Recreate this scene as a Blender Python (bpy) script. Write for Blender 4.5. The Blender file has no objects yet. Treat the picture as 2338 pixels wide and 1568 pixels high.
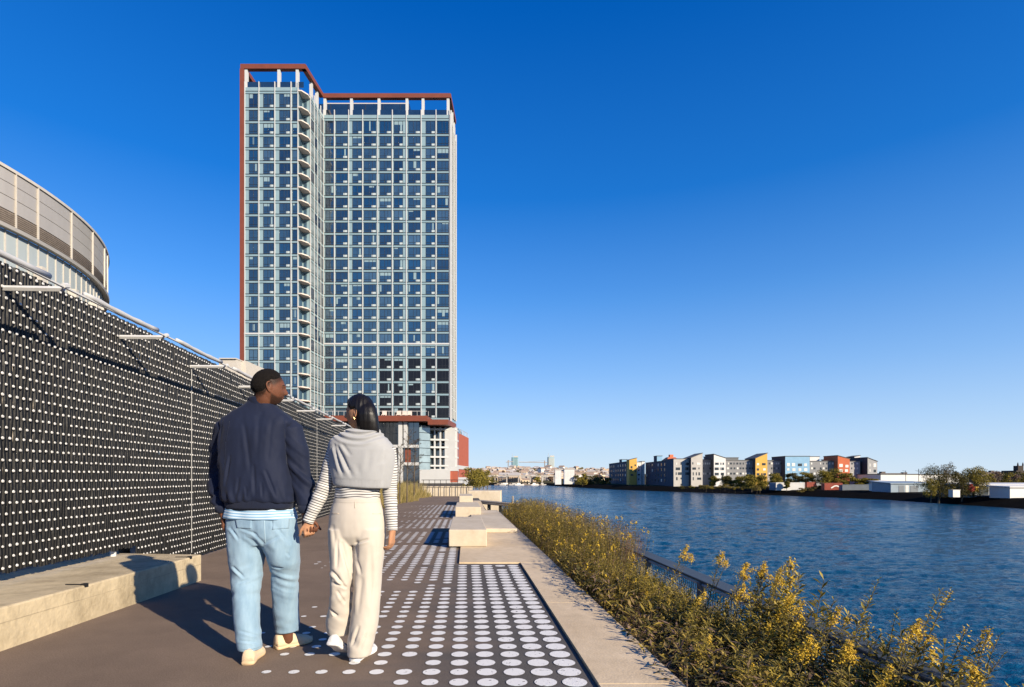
import bpy, bmesh, math, random
import numpy as np
from mathutils import Vector, Matrix
from mathutils.bvhtree import BVHTree
R = math.radians
SC = bpy.context.scene
COL = SC.collection

# ------------------------------------------------------------------ camera, sky, sun, exposure
FPX, CX, HZ, EYE = 1260.0, 1169.0, 1090.0, 1.15       # focal length / centre / horizon in a 2338 px wide picture
cam_d = bpy.data.cameras.new('camera'); cam = bpy.data.objects.new('camera', cam_d); COL.objects.link(cam)
cam.location = (0, 0, EYE); cam.rotation_euler = (R(90), 0, 0)
cam_d.sensor_width = 36.0; cam_d.lens = 36.0*FPX/2338.0
cam_d.shift_y = (HZ-784.0)/2338.0
cam_d.clip_start = 0.05; cam_d.clip_end = 20000
SC.camera = cam
SUN_EL, SUN_AZ = R(22.8), R(134.5)                    # azimuth clockwise from +Y: behind the camera, to the right
sd = Vector((math.sin(SUN_AZ)*math.cos(SUN_EL), math.cos(SUN_AZ)*math.cos(SUN_EL), math.sin(SUN_EL)))
sun_d = bpy.data.lights.new('sun', 'SUN'); sun_d.energy = 5.0; sun_d.angle = R(0.5); sun_d.color = (1.0, 0.86, 0.66)
sun = bpy.data.objects.new('sun', sun_d); COL.objects.link(sun)
sun.rotation_euler = sd.to_track_quat('Z', 'Y').to_euler(); sun.location = (40, -40, 60)
world = bpy.data.worlds.new('World'); SC.world = world; world.use_nodes = True
wn = world.node_tree; wn.nodes.clear()
wo = wn.nodes.new('ShaderNodeOutputWorld'); wb = wn.nodes.new('ShaderNodeBackground')
sky = wn.nodes.new('ShaderNodeTexSky'); sky.sky_type = 'NISHITA'; sky.sun_disc = False
sky.sun_elevation = SUN_EL; sky.sun_rotation = SUN_AZ
sky.altitude = 0; sky.air_density = 1.0; sky.dust_density = 0.0; sky.ozone_density = 3.0
hs = wn.nodes.new('ShaderNodeHueSaturation'); hs.inputs['Saturation'].default_value = 1.45; hs.inputs['Value'].default_value = 1.0
gm = wn.nodes.new('ShaderNodeGamma'); gm.inputs['Gamma'].default_value = 1.0
wn.links.new(sky.outputs[0], hs.inputs['Color']); tint = wn.nodes.new('ShaderNodeMix'); tint.data_type = 'RGBA'; tint.blend_type = 'MULTIPLY'; tint.inputs[0].default_value = 1.0
tint.inputs[7].default_value = (.70, .95, 1.34, 1)
wn.links.new(hs.outputs[0], gm.inputs[0]); wn.links.new(gm.outputs[0], tint.inputs[6]); 
# the clear autumn sky's own gradient: pale at the horizon, deep blue overhead (by direction in the world)
wtc = wn.nodes.new('ShaderNodeTexCoord'); wsx = wn.nodes.new('ShaderNodeSeparateXYZ'); wn.links.new(wtc.outputs['Generated'], wsx.inputs[0])
wr_ = wn.nodes.new('ShaderNodeValToRGB'); wn.links.new(wsx.outputs[2], wr_.inputs[0])
_st = [(0.0,(4.5,5.4,6.4)),(.07,(3.5,4.7,6.3)),(.18,(2.15,3.7,6.0)),(.30,(1.1,2.75,5.5)),(.45,(.18,1.42,4.5)),(.65,(.01,.72,3.4)),(1.0,(.0,.4,2.5))]
_el = wr_.color_ramp.elements; _el[0].position = 0; _el[0].color = (*[c/6.5 for c in _st[0][1]],1); _el[1].position = 1; _el[1].color = (*[c/6.5 for c in _st[-1][1]],1)
for _p, _c in _st[1:-1]:
    _e = _el.new(_p); _e.color = (*[c/6.5 for c in _c],1)
wsc = wn.nodes.new('ShaderNodeVectorMath'); wsc.operation = 'SCALE'; wsc.inputs['Scale'].default_value = 6.5; wn.links.new(wr_.outputs[0], wsc.inputs[0])
wmx = wn.nodes.new('ShaderNodeMix'); wmx.data_type = 'RGBA'; wfr = wn.nodes.new('ShaderNodeMapRange'); wfr.inputs[1].default_value = 0; wfr.inputs[2].default_value = .32; wfr.inputs[3].default_value = .95; wfr.inputs[4].default_value = .52; wn.links.new(wsx.outputs[2], wfr.inputs[0]); wn.links.new(wfr.outputs[0], wmx.inputs[0])
wn.links.new(tint.outputs[2], wmx.inputs[6]); wn.links.new(wsc.outputs[0], wmx.inputs[7]); wn.links.new(wmx.outputs[2], wb.inputs[0])
wb.inputs[1].default_value = 0.085
wn.links.new(wb.outputs[0], wo.inputs[0])
SC.view_settings.view_transform = 'Standard'; SC.view_settings.look = 'None'
SC.view_settings.exposure = 0.8; SC.view_settings.gamma = 1.0
SC.cycles.max_bounces = 6; SC.cycles.transparent_max_bounces = 8
SC.cycles.caustics_reflective = False; SC.cycles.caustics_refractive = False

# ------------------------------------------------------------------ helpers
def P(px, py, d): return Vector(((px-CX)*d/FPX, d, EYE-(py-HZ)*d/FPX))
def XP(px, d): return (px-CX)*d/FPX
def ZP(py, d): return EYE-(py-HZ)*d/FPX
rng = random.Random(7)
nrg = np.random.default_rng(7)

def _hash(i):
    i = (i ^ 61) ^ (i >> 16); i = (i*9) & 0xffffffff; i = i ^ (i >> 4); i = (i*0x27d4eb2d) & 0xffffffff; return i ^ (i >> 15)
def vnoise(p):
    """smooth value noise in [-1,1] for an (n,3) array"""
    p = np.asarray(p, float); f0 = np.floor(p); fr = p-f0; i0 = f0.astype(np.int64)
    fr = fr*fr*fr*(fr*(fr*6-15)+10); out = 0
    for a in (0, 1):
        for b in (0, 1):
            for c in (0, 1):
                h = _hash(((i0[:, 0]+a)*73856093 ^ (i0[:, 1]+b)*19349663 ^ (i0[:, 2]+c)*83492791) & 0xffffffff)
                w = (fr[:, 0] if a else 1-fr[:, 0])*(fr[:, 1] if b else 1-fr[:, 1])*(fr[:, 2] if c else 1-fr[:, 2])
                out = out+w*((h & 0xffff)/32767.5-1)
    return out
def sstep(a, b, x):
    t = np.clip((np.asarray(x, float)-a)/(b-a), 0, 1); return t*t*(3-2*t)

class MB:
    def __init__(s): s.v = []; s.f = []; s.m = []
    def add(s, vs, fs, mi=0):
        o = len(s.v); s.v.extend([tuple(v) for v in vs]); s.f.extend([tuple(i+o for i in f) for f in fs]); s.m.extend([mi]*len(fs)); return s
    def box(s, x0, x1, y0, y1, z0, z1, mi=0):
        v = [(x0,y0,z0),(x1,y0,z0),(x1,y1,z0),(x0,y1,z0),(x0,y0,z1),(x1,y0,z1),(x1,y1,z1),(x0,y1,z1)]
        return s.add(v, [(3,2,1,0),(4,5,6,7),(0,1,5,4),(1,2,6,5),(2,3,7,6),(3,0,4,7)], mi)
    def obox(s, o, u, n, a0, a1, b0, b1, z0, z1, mi=0):
        """box in a wall frame: a along u, b along the outward normal n"""
        c = lambda a, b, z: (o[0]+u[0]*a+n[0]*b, o[1]+u[1]*a+n[1]*b, z)
        v = [c(a0,b0,z0),c(a1,b0,z0),c(a1,b1,z0),c(a0,b1,z0),c(a0,b0,z1),c(a1,b0,z1),c(a1,b1,z1),c(a0,b1,z1)]
        return s.add(v, [(0,1,2,3),(7,6,5,4),(4,5,1,0),(5,6,2,1),(6,7,3,2),(7,4,0,3)], mi)
    def prism(s, poly, z0, z1, mi=0):
        n = len(poly); zt = z1 if hasattr(z1, '__len__') else [z1]*n; zb = z0 if hasattr(z0, '__len__') else [z0]*n
        v = [(p[0],p[1],b) for p, b in zip(poly, zb)]+[(p[0],p[1],t) for p, t in zip(poly, zt)]
        f = [tuple(range(n-1,-1,-1)), tuple(range(n,2*n))]+[(i,(i+1)%n,n+(i+1)%n,n+i) for i in range(n)]
        return s.add(v, f, mi)
    def tube(s, pts, rad, seg=8, mi=0, cap=True):
        pts = [Vector(p) for p in pts]; n = len(pts)
        rad = rad if hasattr(rad, '__len__') else [rad]*n
        vs = []; up = None
        for i in range(n):
            t = (pts[min(i+1,n-1)]-pts[max(i-1,0)]).normalized()
            if up is None:
                up = Vector((0,0,1)) if abs(t.z) < .9 else Vector((0,1,0))
            a = (up-t*up.dot(t)).normalized(); b = t.cross(a); up = a
            ra, rb = rad[i] if hasattr(rad[i], '__len__') else (rad[i], rad[i])
            for k in range(seg):
                q = 2*math.pi*k/seg; vs.append(pts[i]+a*math.cos(q)*ra+b*math.sin(q)*rb)
        fs = [(i*seg+k, i*seg+(k+1)%seg, (i+1)*seg+(k+1)%seg, (i+1)*seg+k) for i in range(n-1) for k in range(seg)]
        if cap: fs += [tuple(range(seg-1,-1,-1)), tuple((n-1)*seg+k for k in range(seg))]
        return s.add(vs, fs, mi)
    def rings(s, rings, mi=0, cap=True):
        """loft of closed rings with equal vertex counts"""
        seg = len(rings[0]); vs = [v for r in rings for v in r]; n = len(rings)
        fs = [(i*seg+k, i*seg+(k+1)%seg, (i+1)*seg+(k+1)%seg, (i+1)*seg+k) for i in range(n-1) for k in range(seg)]
        if cap: fs += [tuple(range(seg-1,-1,-1)), tuple((n-1)*seg+k for k in range(seg))]
        return s.add(vs, fs, mi)
    def disc(s, c, r, seg=16, mi=0, ax=(1,0,0), ay=(0,1,0)):
        c = Vector(c); ax = Vector(ax); ay = Vector(ay)
        return s.add([c+ax*math.cos(2*math.pi*k/seg)*r+ay*math.sin(2*math.pi*k/seg)*r for k in range(seg)], [tuple(range(seg))], mi)
    def ell(s, c, r, seg=16, ns=10, rot=None, mi=0):
        c = Vector(c); vs = []
        for i in range(ns+1):
            th = math.pi*(i+.02)/(ns+.04)
            for k in range(seg):
                q = 2*math.pi*k/seg; v = Vector((math.sin(th)*math.cos(q)*r[0], math.sin(th)*math.sin(q)*r[1], -math.cos(th)*r[2]))
                vs.append(c+(rot @ v if rot else v))
        return s.rings([vs[i*seg:(i+1)*seg] for i in range(ns+1)], mi)
    def mesh(s, name, mats, smooth=False):
        me = bpy.data.meshes.new(name); me.from_pydata(s.v, [], s.f)
        for m in (mats if isinstance(mats, (list, tuple)) else [mats]): me.materials.append(m)
        if any(s.m): me.polygons.foreach_set('material_index', s.m)
        if smooth: me.polygons.foreach_set('use_smooth', [True]*len(s.f))
        me.update(); return me
    def build(s, name, mats, parent=None, smooth=False):
        return link(name, s.mesh(name, mats, smooth), parent)

def link(name, me, parent=None):
    o = bpy.data.objects.new(name, me); COL.objects.link(o)
    if parent:
        o.parent = parent
        pl = parent.matrix_basis.translation
        m = parent.matrix_basis.copy(); p2 = parent.parent
        while p2: m = p2.matrix_basis @ m; p2 = p2.parent
        o.matrix_parent_inverse = m.inverted()
    return o
def thing(name, label, cat, loc=(0,0,0), group=None):
    o = bpy.data.objects.new(name, None); COL.objects.link(o); o.location = loc; o.empty_display_size = .2
    return tag(o, label, cat, group)
def tag(o, label, cat, group=None):
    o['label'] = label; o['category'] = cat
    if group: o['group'] = group
    return o
def struct(o): o['kind'] = 'structure'; return o
def stuff(o, label=None, cat=None, group=None):
    o['kind'] = 'stuff'
    if label: tag(o, label, cat, group)
    return o
def copy_tree(o, parent=None):
    c = o.copy(); COL.objects.link(c)
    if parent: c.parent = parent
    for ch in [x for x in COL.objects if x.parent == o]: copy_tree(ch, c)
    return c

# ------------------------------------------------------------------ materials
def M(name, col, rough=.7, var=.12, scale=2.0, bump=0.0, bscale=30., spec=.35, metal=0., detail=6, stretch=(1,1,1), col2=None, coords='Object', trans=0., stain=None):
    m = bpy.data.materials.new(name); m.use_nodes = True; nt = m.node_tree; N = nt.nodes; L = nt.links
    b = N['Principled BSDF']; b.inputs['Roughness'].default_value = rough; b.inputs['Metallic'].default_value = metal
    b.inputs['Specular IOR Level'].default_value = spec
    tc = N.new('ShaderNodeTexCoord'); mp = N.new('ShaderNodeMapping'); mp.inputs['Scale'].default_value = stretch
    L.new(tc.outputs[coords], mp.inputs[0])
    nz = N.new('ShaderNodeTexNoise'); nz.inputs['Scale'].default_value = scale; nz.inputs['Detail'].default_value = detail; nz.inputs['Roughness'].default_value = .65
    L.new(mp.outputs[0], nz.inputs['Vector'])
    rp = N.new('ShaderNodeValToRGB'); rp.color_ramp.elements[0].position = .3; rp.color_ramp.elements[1].position = .7
    c2 = col2 or tuple(min(1, c*(1+var)) for c in col); c1 = col if col2 else tuple(c*(1-var) for c in col)
    rp.color_ramp.elements[0].color = (*c1, 1); rp.color_ramp.elements[1].color = (*c2, 1)
    L.new(nz.outputs[0], rp.inputs[0]); L.new(rp.outputs[0], b.inputs['Base Color'])
    if stain:      # larger blotches and runs: (scale, strength, stretch)
        m3 = N.new('ShaderNodeMapping'); m3.inputs['Scale'].default_value = stain[2]; L.new(tc.outputs[coords], m3.inputs[0])
        n3 = N.new('ShaderNodeTexNoise'); n3.inputs['Scale'].default_value = stain[0]; n3.inputs['Detail'].default_value = 9; n3.inputs['Roughness'].default_value = .7; L.new(m3.outputs[0], n3.inputs['Vector'])
        r3 = N.new('ShaderNodeValToRGB'); r3.color_ramp.elements[0].position = .36; r3.color_ramp.elements[1].position = .56; k_ = 1-stain[1]; r3.color_ramp.elements[0].color = (k_,k_*.97,k_*.92,1); r3.color_ramp.elements[1].color = (1,1,1,1)
        L.new(n3.outputs[0], r3.inputs[0]); mm = N.new('ShaderNodeMix'); mm.data_type = 'RGBA'; mm.blend_type = 'MULTIPLY'; mm.inputs[0].default_value = 1
        L.new(rp.outputs[0], mm.inputs[6]); L.new(r3.outputs[0], mm.inputs[7]); L.new(mm.outputs[2], b.inputs['Base Color'])
    if bump:
        n2 = N.new('ShaderNodeTexNoise'); n2.inputs['Scale'].default_value = bscale; n2.inputs['Detail'].default_value = 5
        L.new(mp.outputs[0], n2.inputs['Vector'])
        bp = N.new('ShaderNodeBump'); bp.inputs['Strength'].default_value = min(1, bump); bp.inputs['Distance'].default_value = .02 if bump <= 1 else .02*bump
        L.new(n2.outputs[0], bp.inputs['Height']); L.new(bp.outputs[0], b.inputs['Normal'])
    if trans:
        tr = N.new('ShaderNodeBsdfTranslucent'); L.new(rp.outputs[0], tr.inputs[0])
        mx = N.new('ShaderNodeMixShader'); mx.inputs[0].default_value = trans
        L.new(b.outputs[0], mx.inputs[1]); L.new(tr.outputs[0], mx.inputs[2]); L.new(mx.outputs[0], N['Material Output'].inputs[0])
    return m
def leafmat(name, cols, trans=.25, rough=.6):
    m = bpy.data.materials.new(name); m.use_nodes = True; nt = m.node_tree; N = nt.nodes; L = nt.links
    b = N['Principled BSDF']; b.inputs['Roughness'].default_value = rough; b.inputs['Specular IOR Level'].default_value = .25
    g = N.new('ShaderNodeNewGeometry'); rp = N.new('ShaderNodeValToRGB'); rp.color_ramp.interpolation = 'LINEAR'
    el = rp.color_ramp.elements; el[0].color = (*cols[0], 1); el[1].color = (*cols[-1], 1)
    for i, c in enumerate(cols[1:-1]):
        e = el.new((i+1)/(len(cols)-1)); e.color = (*c, 1)
    L.new(g.outputs['Random Per Island'], rp.inputs[0]); L.new(rp.outputs[0], b.inputs['Base Color'])
    tr = N.new('ShaderNodeBsdfTranslucent'); L.new(rp.outputs[0], tr.inputs[0])
    mx = N.new('ShaderNodeMixShader'); mx.inputs[0].default_value = trans
    L.new(b.outputs[0], mx.inputs[1]); L.new(tr.outputs[0], mx.inputs[2]); L.new(mx.outputs[0], N['Material Output'].inputs[0])
    return m
# ================================================================== SETTING: water, ground, path
WZ = -6.0
def bev(o, w, seg=2):
    md = o.modifiers.new('bevel', 'BEVEL'); md.width = w; md.segments = seg; md.limit_method = 'ANGLE'; return o
def asph_edge(d): return .726-.084*d                # right edge of the asphalt
def coping_edge(d): return 1.21-.089*d
def rail_x(d): return 2.38-.088*d
def fence_x(d): return -3.57-.12*d

def water_mat():
    m = bpy.data.materials.new('water'); m.use_nodes = True; nt = m.node_tree; N = nt.nodes; L = nt.links
    b = N['Principled BSDF']; b.inputs['Base Color'].default_value = (.001, .050, .112, 1)
    b.inputs['Roughness'].default_value = .12; b.inputs['IOR'].default_value = 1.33
    g = N.new('ShaderNodeNewGeometry')
    def nz(scale, st, det, rough=.6):
        mp = N.new('ShaderNodeMapping'); mp.inputs['Scale'].default_value = st; L.new(g.outputs['Position'], mp.inputs[0])
        n = N.new('ShaderNodeTexNoise'); n.inputs['Scale'].default_value = scale; n.inputs['Detail'].default_value = det; n.inputs['Roughness'].default_value = rough
        L.new(mp.outputs[0], n.inputs['Vector']); return n.outputs[0]
    a = nz(4.0, (.6, 1.25, 1), 4, .62); c = nz(1.1, (.5, 1.25, 1), 4); w = nz(.012, (.5, 1.6, 1), 3)
    # gusts: patches with rougher and calmer water
    rp = N.new('ShaderNodeMapRange'); rp.inputs[1].default_value = .35; rp.inputs[2].default_value = .65; rp.inputs[3].default_value = .45; rp.inputs[4].default_value = 1.0
    L.new(w, rp.inputs[0])
    ad = N.new('ShaderNodeMath'); ad.operation = 'MULTIPLY_ADD'; L.new(c, ad.inputs[0]); ad.inputs[1].default_value = 1.6; L.new(a, ad.inputs[2])
    bp = N.new('ShaderNodeBump'); bp.inputs['Distance'].default_value = .35; L.new(rp.outputs[0], bp.inputs['Strength']); L.new(ad.outputs[0], bp.inputs['Height'])
    L.new(bp.outputs[0], b.inputs['Normal'])
    return m
# choppy water: a polar grid round our bank, finer where it is near; a flat sheet carries on beyond it
rr_ = [6.0]
while rr_[-1] < 620: rr_.append(rr_[-1]+max(.16,rr_[-1]*.0058))
aa_ = np.radians(np.linspace(-14,62,520)); RR, AA = np.meshgrid(np.array(rr_), aa_, indexing='ij')
wx, wy = (RR*np.sin(AA)).ravel(), (RR*np.cos(AA)).ravel(); sp_ = np.maximum(.16,RR*.0058).ravel()
def wv(kx, ky, o, lam): return vnoise(np.stack([wx*kx+wy*.12*kx, wy*ky-wx*.10*ky, np.full_like(wx,o)],1))*sstep(.9,.35,sp_/lam)
gust = .65+.5*vnoise(np.stack([wx*.018,wy*.010,wx*0+5],1))
wh = 1.85*gust*(.050*wv(.22,.42,1.5,3.2)+.058*wv(.55,1.05,3.1,1.6)+.050*wv(1.3,2.5,7.7,.75)+.030*wv(2.9,5.2,9.2,.4))
nr_, na_ = RR.shape; me = bpy.data.meshes.new('water'); vv = np.stack([wx,wy,WZ+wh],1)
ii = (np.arange(nr_-1)[:,None]*na_+np.arange(na_-1)[None,:]).ravel(); ff = np.stack([ii,ii+na_,ii+na_+1,ii+1],1)
q = MB(); w_m = water_mat()
q.v = [tuple(v) for v in vv]; q.f = [tuple(map(int,f)) for f in ff]; q.m = [0]*len(q.f)
k = len(q.v); q.add([(-900,-300,WZ-.35),(1500,-300,WZ-.35),(1500,3000,WZ-.35),(-900,3000,WZ-.35)], [(0,1,2,3)])
struct(q.build('water', w_m, None, True))

m_soil = M('soil', (.07,.055,.035), .95, .3, .6, .4, 12)
m_bankdark = M('bank_mud', (.005,.0045,.004), 1, .5, .5, .8, 1.2, spec=.02)
m_land = M('dry_land', (.075,.068,.032), 1, .35, .05, .3, 1.0, spec=.05)
m_conc = M('concrete', (.59,.47,.315), .85, .09, 9, .15, 60, stain=(.9,.16,(1,.5,1)))
m_conc2 = M('pale_concrete', (.53,.455,.345), .85, .08, 7, .12, 40, stain=(1.1,.15,(1,1,1)))
m_benchc = M('bench_concrete', (.47,.385,.25), .88, .13, 8, .35, 26, detail=10, stain=(1.5,.42,(1,1.1,.8)))

# our bank: one sheet with the quay edge, the planted slope is a sheet of its own
edge = [(2.75-.088*d, d) for d in (-40,-5,5,15,18.3)]+[(-.95,19.7),(-1.62,27),(-2.1,31.2),(-.62,36),(-4,60),(-12,140),(-30,300),(-44,470),(-60,520)]
g = MB()
left = [(-900,-40)]+[(-900,y) for _,y in edge[1:]]
n = len(edge)
zz = [-.5]*5+[-.55,-.9,-.9]+[-.5]*6
vs = [(x-1.45 if i < 5 else x-.5, y, -.06) for i,(x,y) in enumerate(edge)]+[(l[0],l[1],-.06) for l in left]
fs = [(i,i+1,n+i+1,n+i) for i in range(n-1)]
fs = [f[::-1] for f in fs]
g.add(vs, fs)
o = len(g.v)
g.add([(x-1.45 if i < 5 else x-.5, y, -.06) for i,(x,y) in enumerate(edge)]+[(x,y,z) for (x,y),z in zip(edge,zz)]+[(x+.02,y,WZ-1) for x,y in edge],
      [(i,i+1,n+i+1,n+i) for i in range(n-1)]+[(n+i,n+i+1,2*n+i+1,2*n+i) for i in range(n-1)])
struct(g.build('ground', m_soil))

# far bank terrain
wl = [(110,-80),(112,40),(114,123),(117,177),(102,225),(79,275),(59,322),(44,405),(32,470),(30,505),(-20,520),(-120,530),(-900,560)]
bt = [(122,-80),(124,40),(125,128),(129,185),(113,236),(88,286),(66,333),(50,415),(38,480),(34,520),(-20,540),(-120,550),(-900,590)]
fb = [(1500,-80),(1500,40),(1500,128),(1500,185),(1500,260),(1500,330),(1500,420),(1500,600),(1300,900),(700,1300),(0,1700),(-600,1700),(-1600,1700)]
n = len(wl); g = MB()
g.add([(x,y,WZ-.5) for x,y in wl]+[(x,y,-4.0) for x,y in bt], [(i,n+i,n+i+1,i+1) for i in range(n-1)], 0)
def hill_h(x, y): return (17*float(sstep(560,1150,y))+2*math.sin(x*.02+1)*float(sstep(600,1000,y)))*(1-.8*float(sstep(230,480,x)))
K = 14; vs = []
for k in range(K+1):
    t = k/K
    for (x0,y0),(x1,y1) in zip(bt, fb):
        tt = t**1.7; x = x0+(x1-x0)*tt; y = y0+(y1-y0)*tt
        h = -4.0+.5*min(1,t*6)
        if y > 520:   # the town's hill at the head of the river
            h += hill_h(x,y)
        vs.append((x,y,h))
g.add(vs, [(k*n+i,(k+1)*n+i,(k+1)*n+i+1,k*n+i+1) for k in range(1,K) for i in range(n-1)], 1)
g.f += [(len(g.v)-len(vs)+i,len(g.v)-len(vs)+n+i,len(g.v)-len(vs)+n+i+1,len(g.v)-len(vs)+i+1) for i in range(n-1)]; g.m += [0 if i < 7 else 1 for i in range(n-1)]
struct(g.build('terrain', [m_bankdark, m_land], smooth=True))
def hill_z(x, y): return -3.5+hill_h(x,y)

# asphalt
def asphalt_mat():
    m = bpy.data.materials.new('asphalt'); m.use_nodes = True; nt = m.node_tree; N = nt.nodes; L = nt.links
    b = N['Principled BSDF']; b.inputs['Roughness'].default_value = .9; b.inputs['Specular IOR Level'].default_value = .25
    g = N.new('ShaderNodeNewGeometry'); sx = N.new('ShaderNodeSeparateXYZ'); L.new(g.outputs['Position'], sx.inputs[0])
    # v: metres left of the asphalt's right edge
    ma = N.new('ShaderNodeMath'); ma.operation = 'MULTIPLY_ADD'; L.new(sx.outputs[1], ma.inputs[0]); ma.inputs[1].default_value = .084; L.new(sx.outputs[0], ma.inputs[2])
    def noise(scale, st=(1,1,1), det=6):
        mp = N.new('ShaderNodeMapping'); mp.inputs['Scale'].default_value = st; L.new(g.outputs['Position'], mp.inputs[0])
        n = N.new('ShaderNodeTexNoise'); n.inputs['Scale'].default_value = scale; n.inputs['Detail'].default_value = det; n.inputs['Roughness'].default_value = .7
        L.new(mp.outputs[0], n.inputs['Vector']); return n.outputs[0]
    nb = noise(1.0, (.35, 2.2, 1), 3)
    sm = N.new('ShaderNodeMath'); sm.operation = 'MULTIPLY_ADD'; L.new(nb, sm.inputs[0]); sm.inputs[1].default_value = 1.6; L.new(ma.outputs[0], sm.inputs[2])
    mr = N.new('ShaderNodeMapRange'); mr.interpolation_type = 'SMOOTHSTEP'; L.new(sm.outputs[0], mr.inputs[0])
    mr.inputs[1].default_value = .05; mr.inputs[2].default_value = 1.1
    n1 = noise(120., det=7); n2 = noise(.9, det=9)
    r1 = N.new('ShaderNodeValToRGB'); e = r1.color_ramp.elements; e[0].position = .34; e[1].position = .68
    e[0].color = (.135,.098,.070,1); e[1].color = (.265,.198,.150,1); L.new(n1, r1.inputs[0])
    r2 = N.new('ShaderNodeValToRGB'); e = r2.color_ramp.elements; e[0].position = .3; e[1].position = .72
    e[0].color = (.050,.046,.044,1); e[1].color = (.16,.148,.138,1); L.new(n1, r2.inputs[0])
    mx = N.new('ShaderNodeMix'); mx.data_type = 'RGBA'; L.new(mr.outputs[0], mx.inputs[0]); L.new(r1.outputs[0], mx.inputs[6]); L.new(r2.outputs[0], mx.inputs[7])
    m2 = N.new('ShaderNodeMix'); m2.data_type = 'RGBA'; m2.blend_type = 'MULTIPLY'; m2.inputs[0].default_value = .85
    r3 = N.new('ShaderNodeValToRGB'); e = r3.color_ramp.elements; e[0].position = .3; e[1].position = .7; e[0].color = (.62,.61,.60,1); e[1].color = (1.08,1.06,1.04,1); L.new(n2, r3.inputs[0])
    L.new(mx.outputs[2], m2.inputs[6]); L.new(r3.outputs[0], m2.inputs[7]); L.new(m2.outputs[2], b.inputs['Base Color'])
    bp = N.new('ShaderNodeBump'); bp.inputs['Strength'].default_value = .5; bp.inputs['Distance'].default_value = .006; L.new(n1, bp.inputs['Height']); L.new(bp.outputs[0], b.inputs['Normal'])
    return m
ds = [-6,0,2,4,6,8,12,16,20,24,30,34]
g = MB()
lx = [-7.5,-7.2,-7,-6.8,-6.6,-6.5,-6.4,-6.0,-5.4,-4.9,-5.2,-5.4]
vs = [(asph_edge(d), d, 0) for d in ds]+[(x, d, 0) for x, d in zip(lx, ds)]
n = len(ds); g.add(vs, [(i+1,i,n+i,n+i+1)[::-1] if False else (i,i+1,n+i+1,n+i) for i in range(n-1)])
struct(g.build('path', asphalt_mat()))

# painted dots: a worn halftone field, 0.165 m pitch along the path
m_paint = M('white_paint', (.10,.095,.09), .85, .10, 38, .25, 140, col2=(.70,.69,.66), detail=9)
_r = [n for n in m_paint.node_tree.nodes if n.type == 'VALTORGB'][0].color_ramp.elements; _r[0].position = .345; _r[1].position = .395
g = MB(); pr = random.Random(3); S = .163
nrm = math.hypot(1, .084); ux, uy = -.084/nrm, 1/nrm      # along the path
limits = {0:5,1:7,2:12,3:9,4:13,5:13,6:11,7:14,8:12,9:11,10:13,11:11,12:13,13:12,14:12,15:11,16:12,17:8,18:7,19:8,20:12,21:13}
k = 0; d = 2.93
bands = [1.0]
while d < 23:
    if k in limits: nc = limits[k]
    else:
        if 9.3 < d < 9.65 or 11.6 < d < 12.5 or 15.1 < d < 15.8 or 16.7 < d < 17.2: d += S; k += 1; continue
        ph = math.sin(k*.55)+.7*math.sin(k*.21+1.3)+.4*pr.uniform(-1,1)
        nc = int(14+2*ph) if d < 7.2 else int(15+2*ph)
    if nc > 0:
        for j in range(nc):
            miss = (j > nc-4 and pr.random() < .15 and k not in (2,)) or (k > 22 and pr.random() < .03)
            if miss: continue
            v = .115+j*S
            r = .069*(1-(.048 if d < 7.2 else .030)*j)*(1-.25*(j/max(nc,1))**3)*pr.uniform(.95,1.03)
            x = asph_edge(d)-v*uy; y = d
            if d > 7.2 and v < .82: continue
            g.disc((x, y, .004), r, 18)
    d += S; k += 1
struct(g.build('path_marking', m_paint))

# coping and the wide slab behind it
g = MB()
dsc = [-3,2,3.03,5,7.36]
for a, b in zip(dsc[:-1], dsc[1:]):
    g.prism([(asph_edge(a)+.005,a),(coping_edge(a),a),(coping_edge(b),b-.010),(asph_edge(b)+.005,b-.010)], -.9, .02)
struct(g.build('kerb', m_conc))
g = MB()
cuts = [7.36,10.2,13.6,17.8]
for a, b in zip(cuts[:-1], cuts[1:]):
    g.prism([(-.10-.082*a,a),(coping_edge(a),a),(coping_edge(b),b-.015),(-.10-.082*b,b-.015)], -.9, .022)
g.prism([(-.10-.082*17.8,17.8),(coping_edge(17.8)-.45,17.8),(coping_edge(27)-.35,27),(-.10-.082*27,27)], -.9, .022)
struct(g.build('pavement', m_conc))

g = MB(); a_, b_ = 11.3, 17.75
g.prism([(-.60-.086*(a_-9),a_),(coping_edge(a_)-.10,a_),(coping_edge(b_)-.10,b_),(-.60-.086*(b_-9),b_)], .0225, .105)
struct(bev(g.build('pavement', m_conc2), .01))
m_rock = M('rock', (.20,.175,.15), .95, .3, 5, .5, 18)
rk = random.Random(12)
for i in range(22):
    d = rk.uniform(18.5,20.6); x = rk.uniform(-.85,1.3); s = rk.uniform(.12,.30); q = MB(); q.ell((0,0,0),(s,s*.8,s*.6),10,7)
    q.v = [tuple(np.array(v)*(1+.25*float(vnoise(np.array([v])*(3/s)*.6+i*7)[0]))) for v in q.v]
    o = q.build('rock', m_rock, None, False); o.location = (x,d,-.45-.5*max(0,d-18.6)+rk.uniform(-.1,.1)); o.rotation_euler = (rk.uniform(0,1),0,rk.uniform(0,6)); tag(o, 'grey brown rock on the shore between the benches and the pier', 'rock', 'rocks on the shore by the pier')
g = MB(); g.add([(-1.0,18.2,-.35),(1.3,18.2,-.55),(1.3,22.5,-3.4),(-1.3,22.5,-3.2),(1.3,22.5,WZ-.5),(-1.3,22.5,WZ-.5)],[(0,1,2,3),(3,2,4,5)]); struct(g.build('shore', m_rock))
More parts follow.
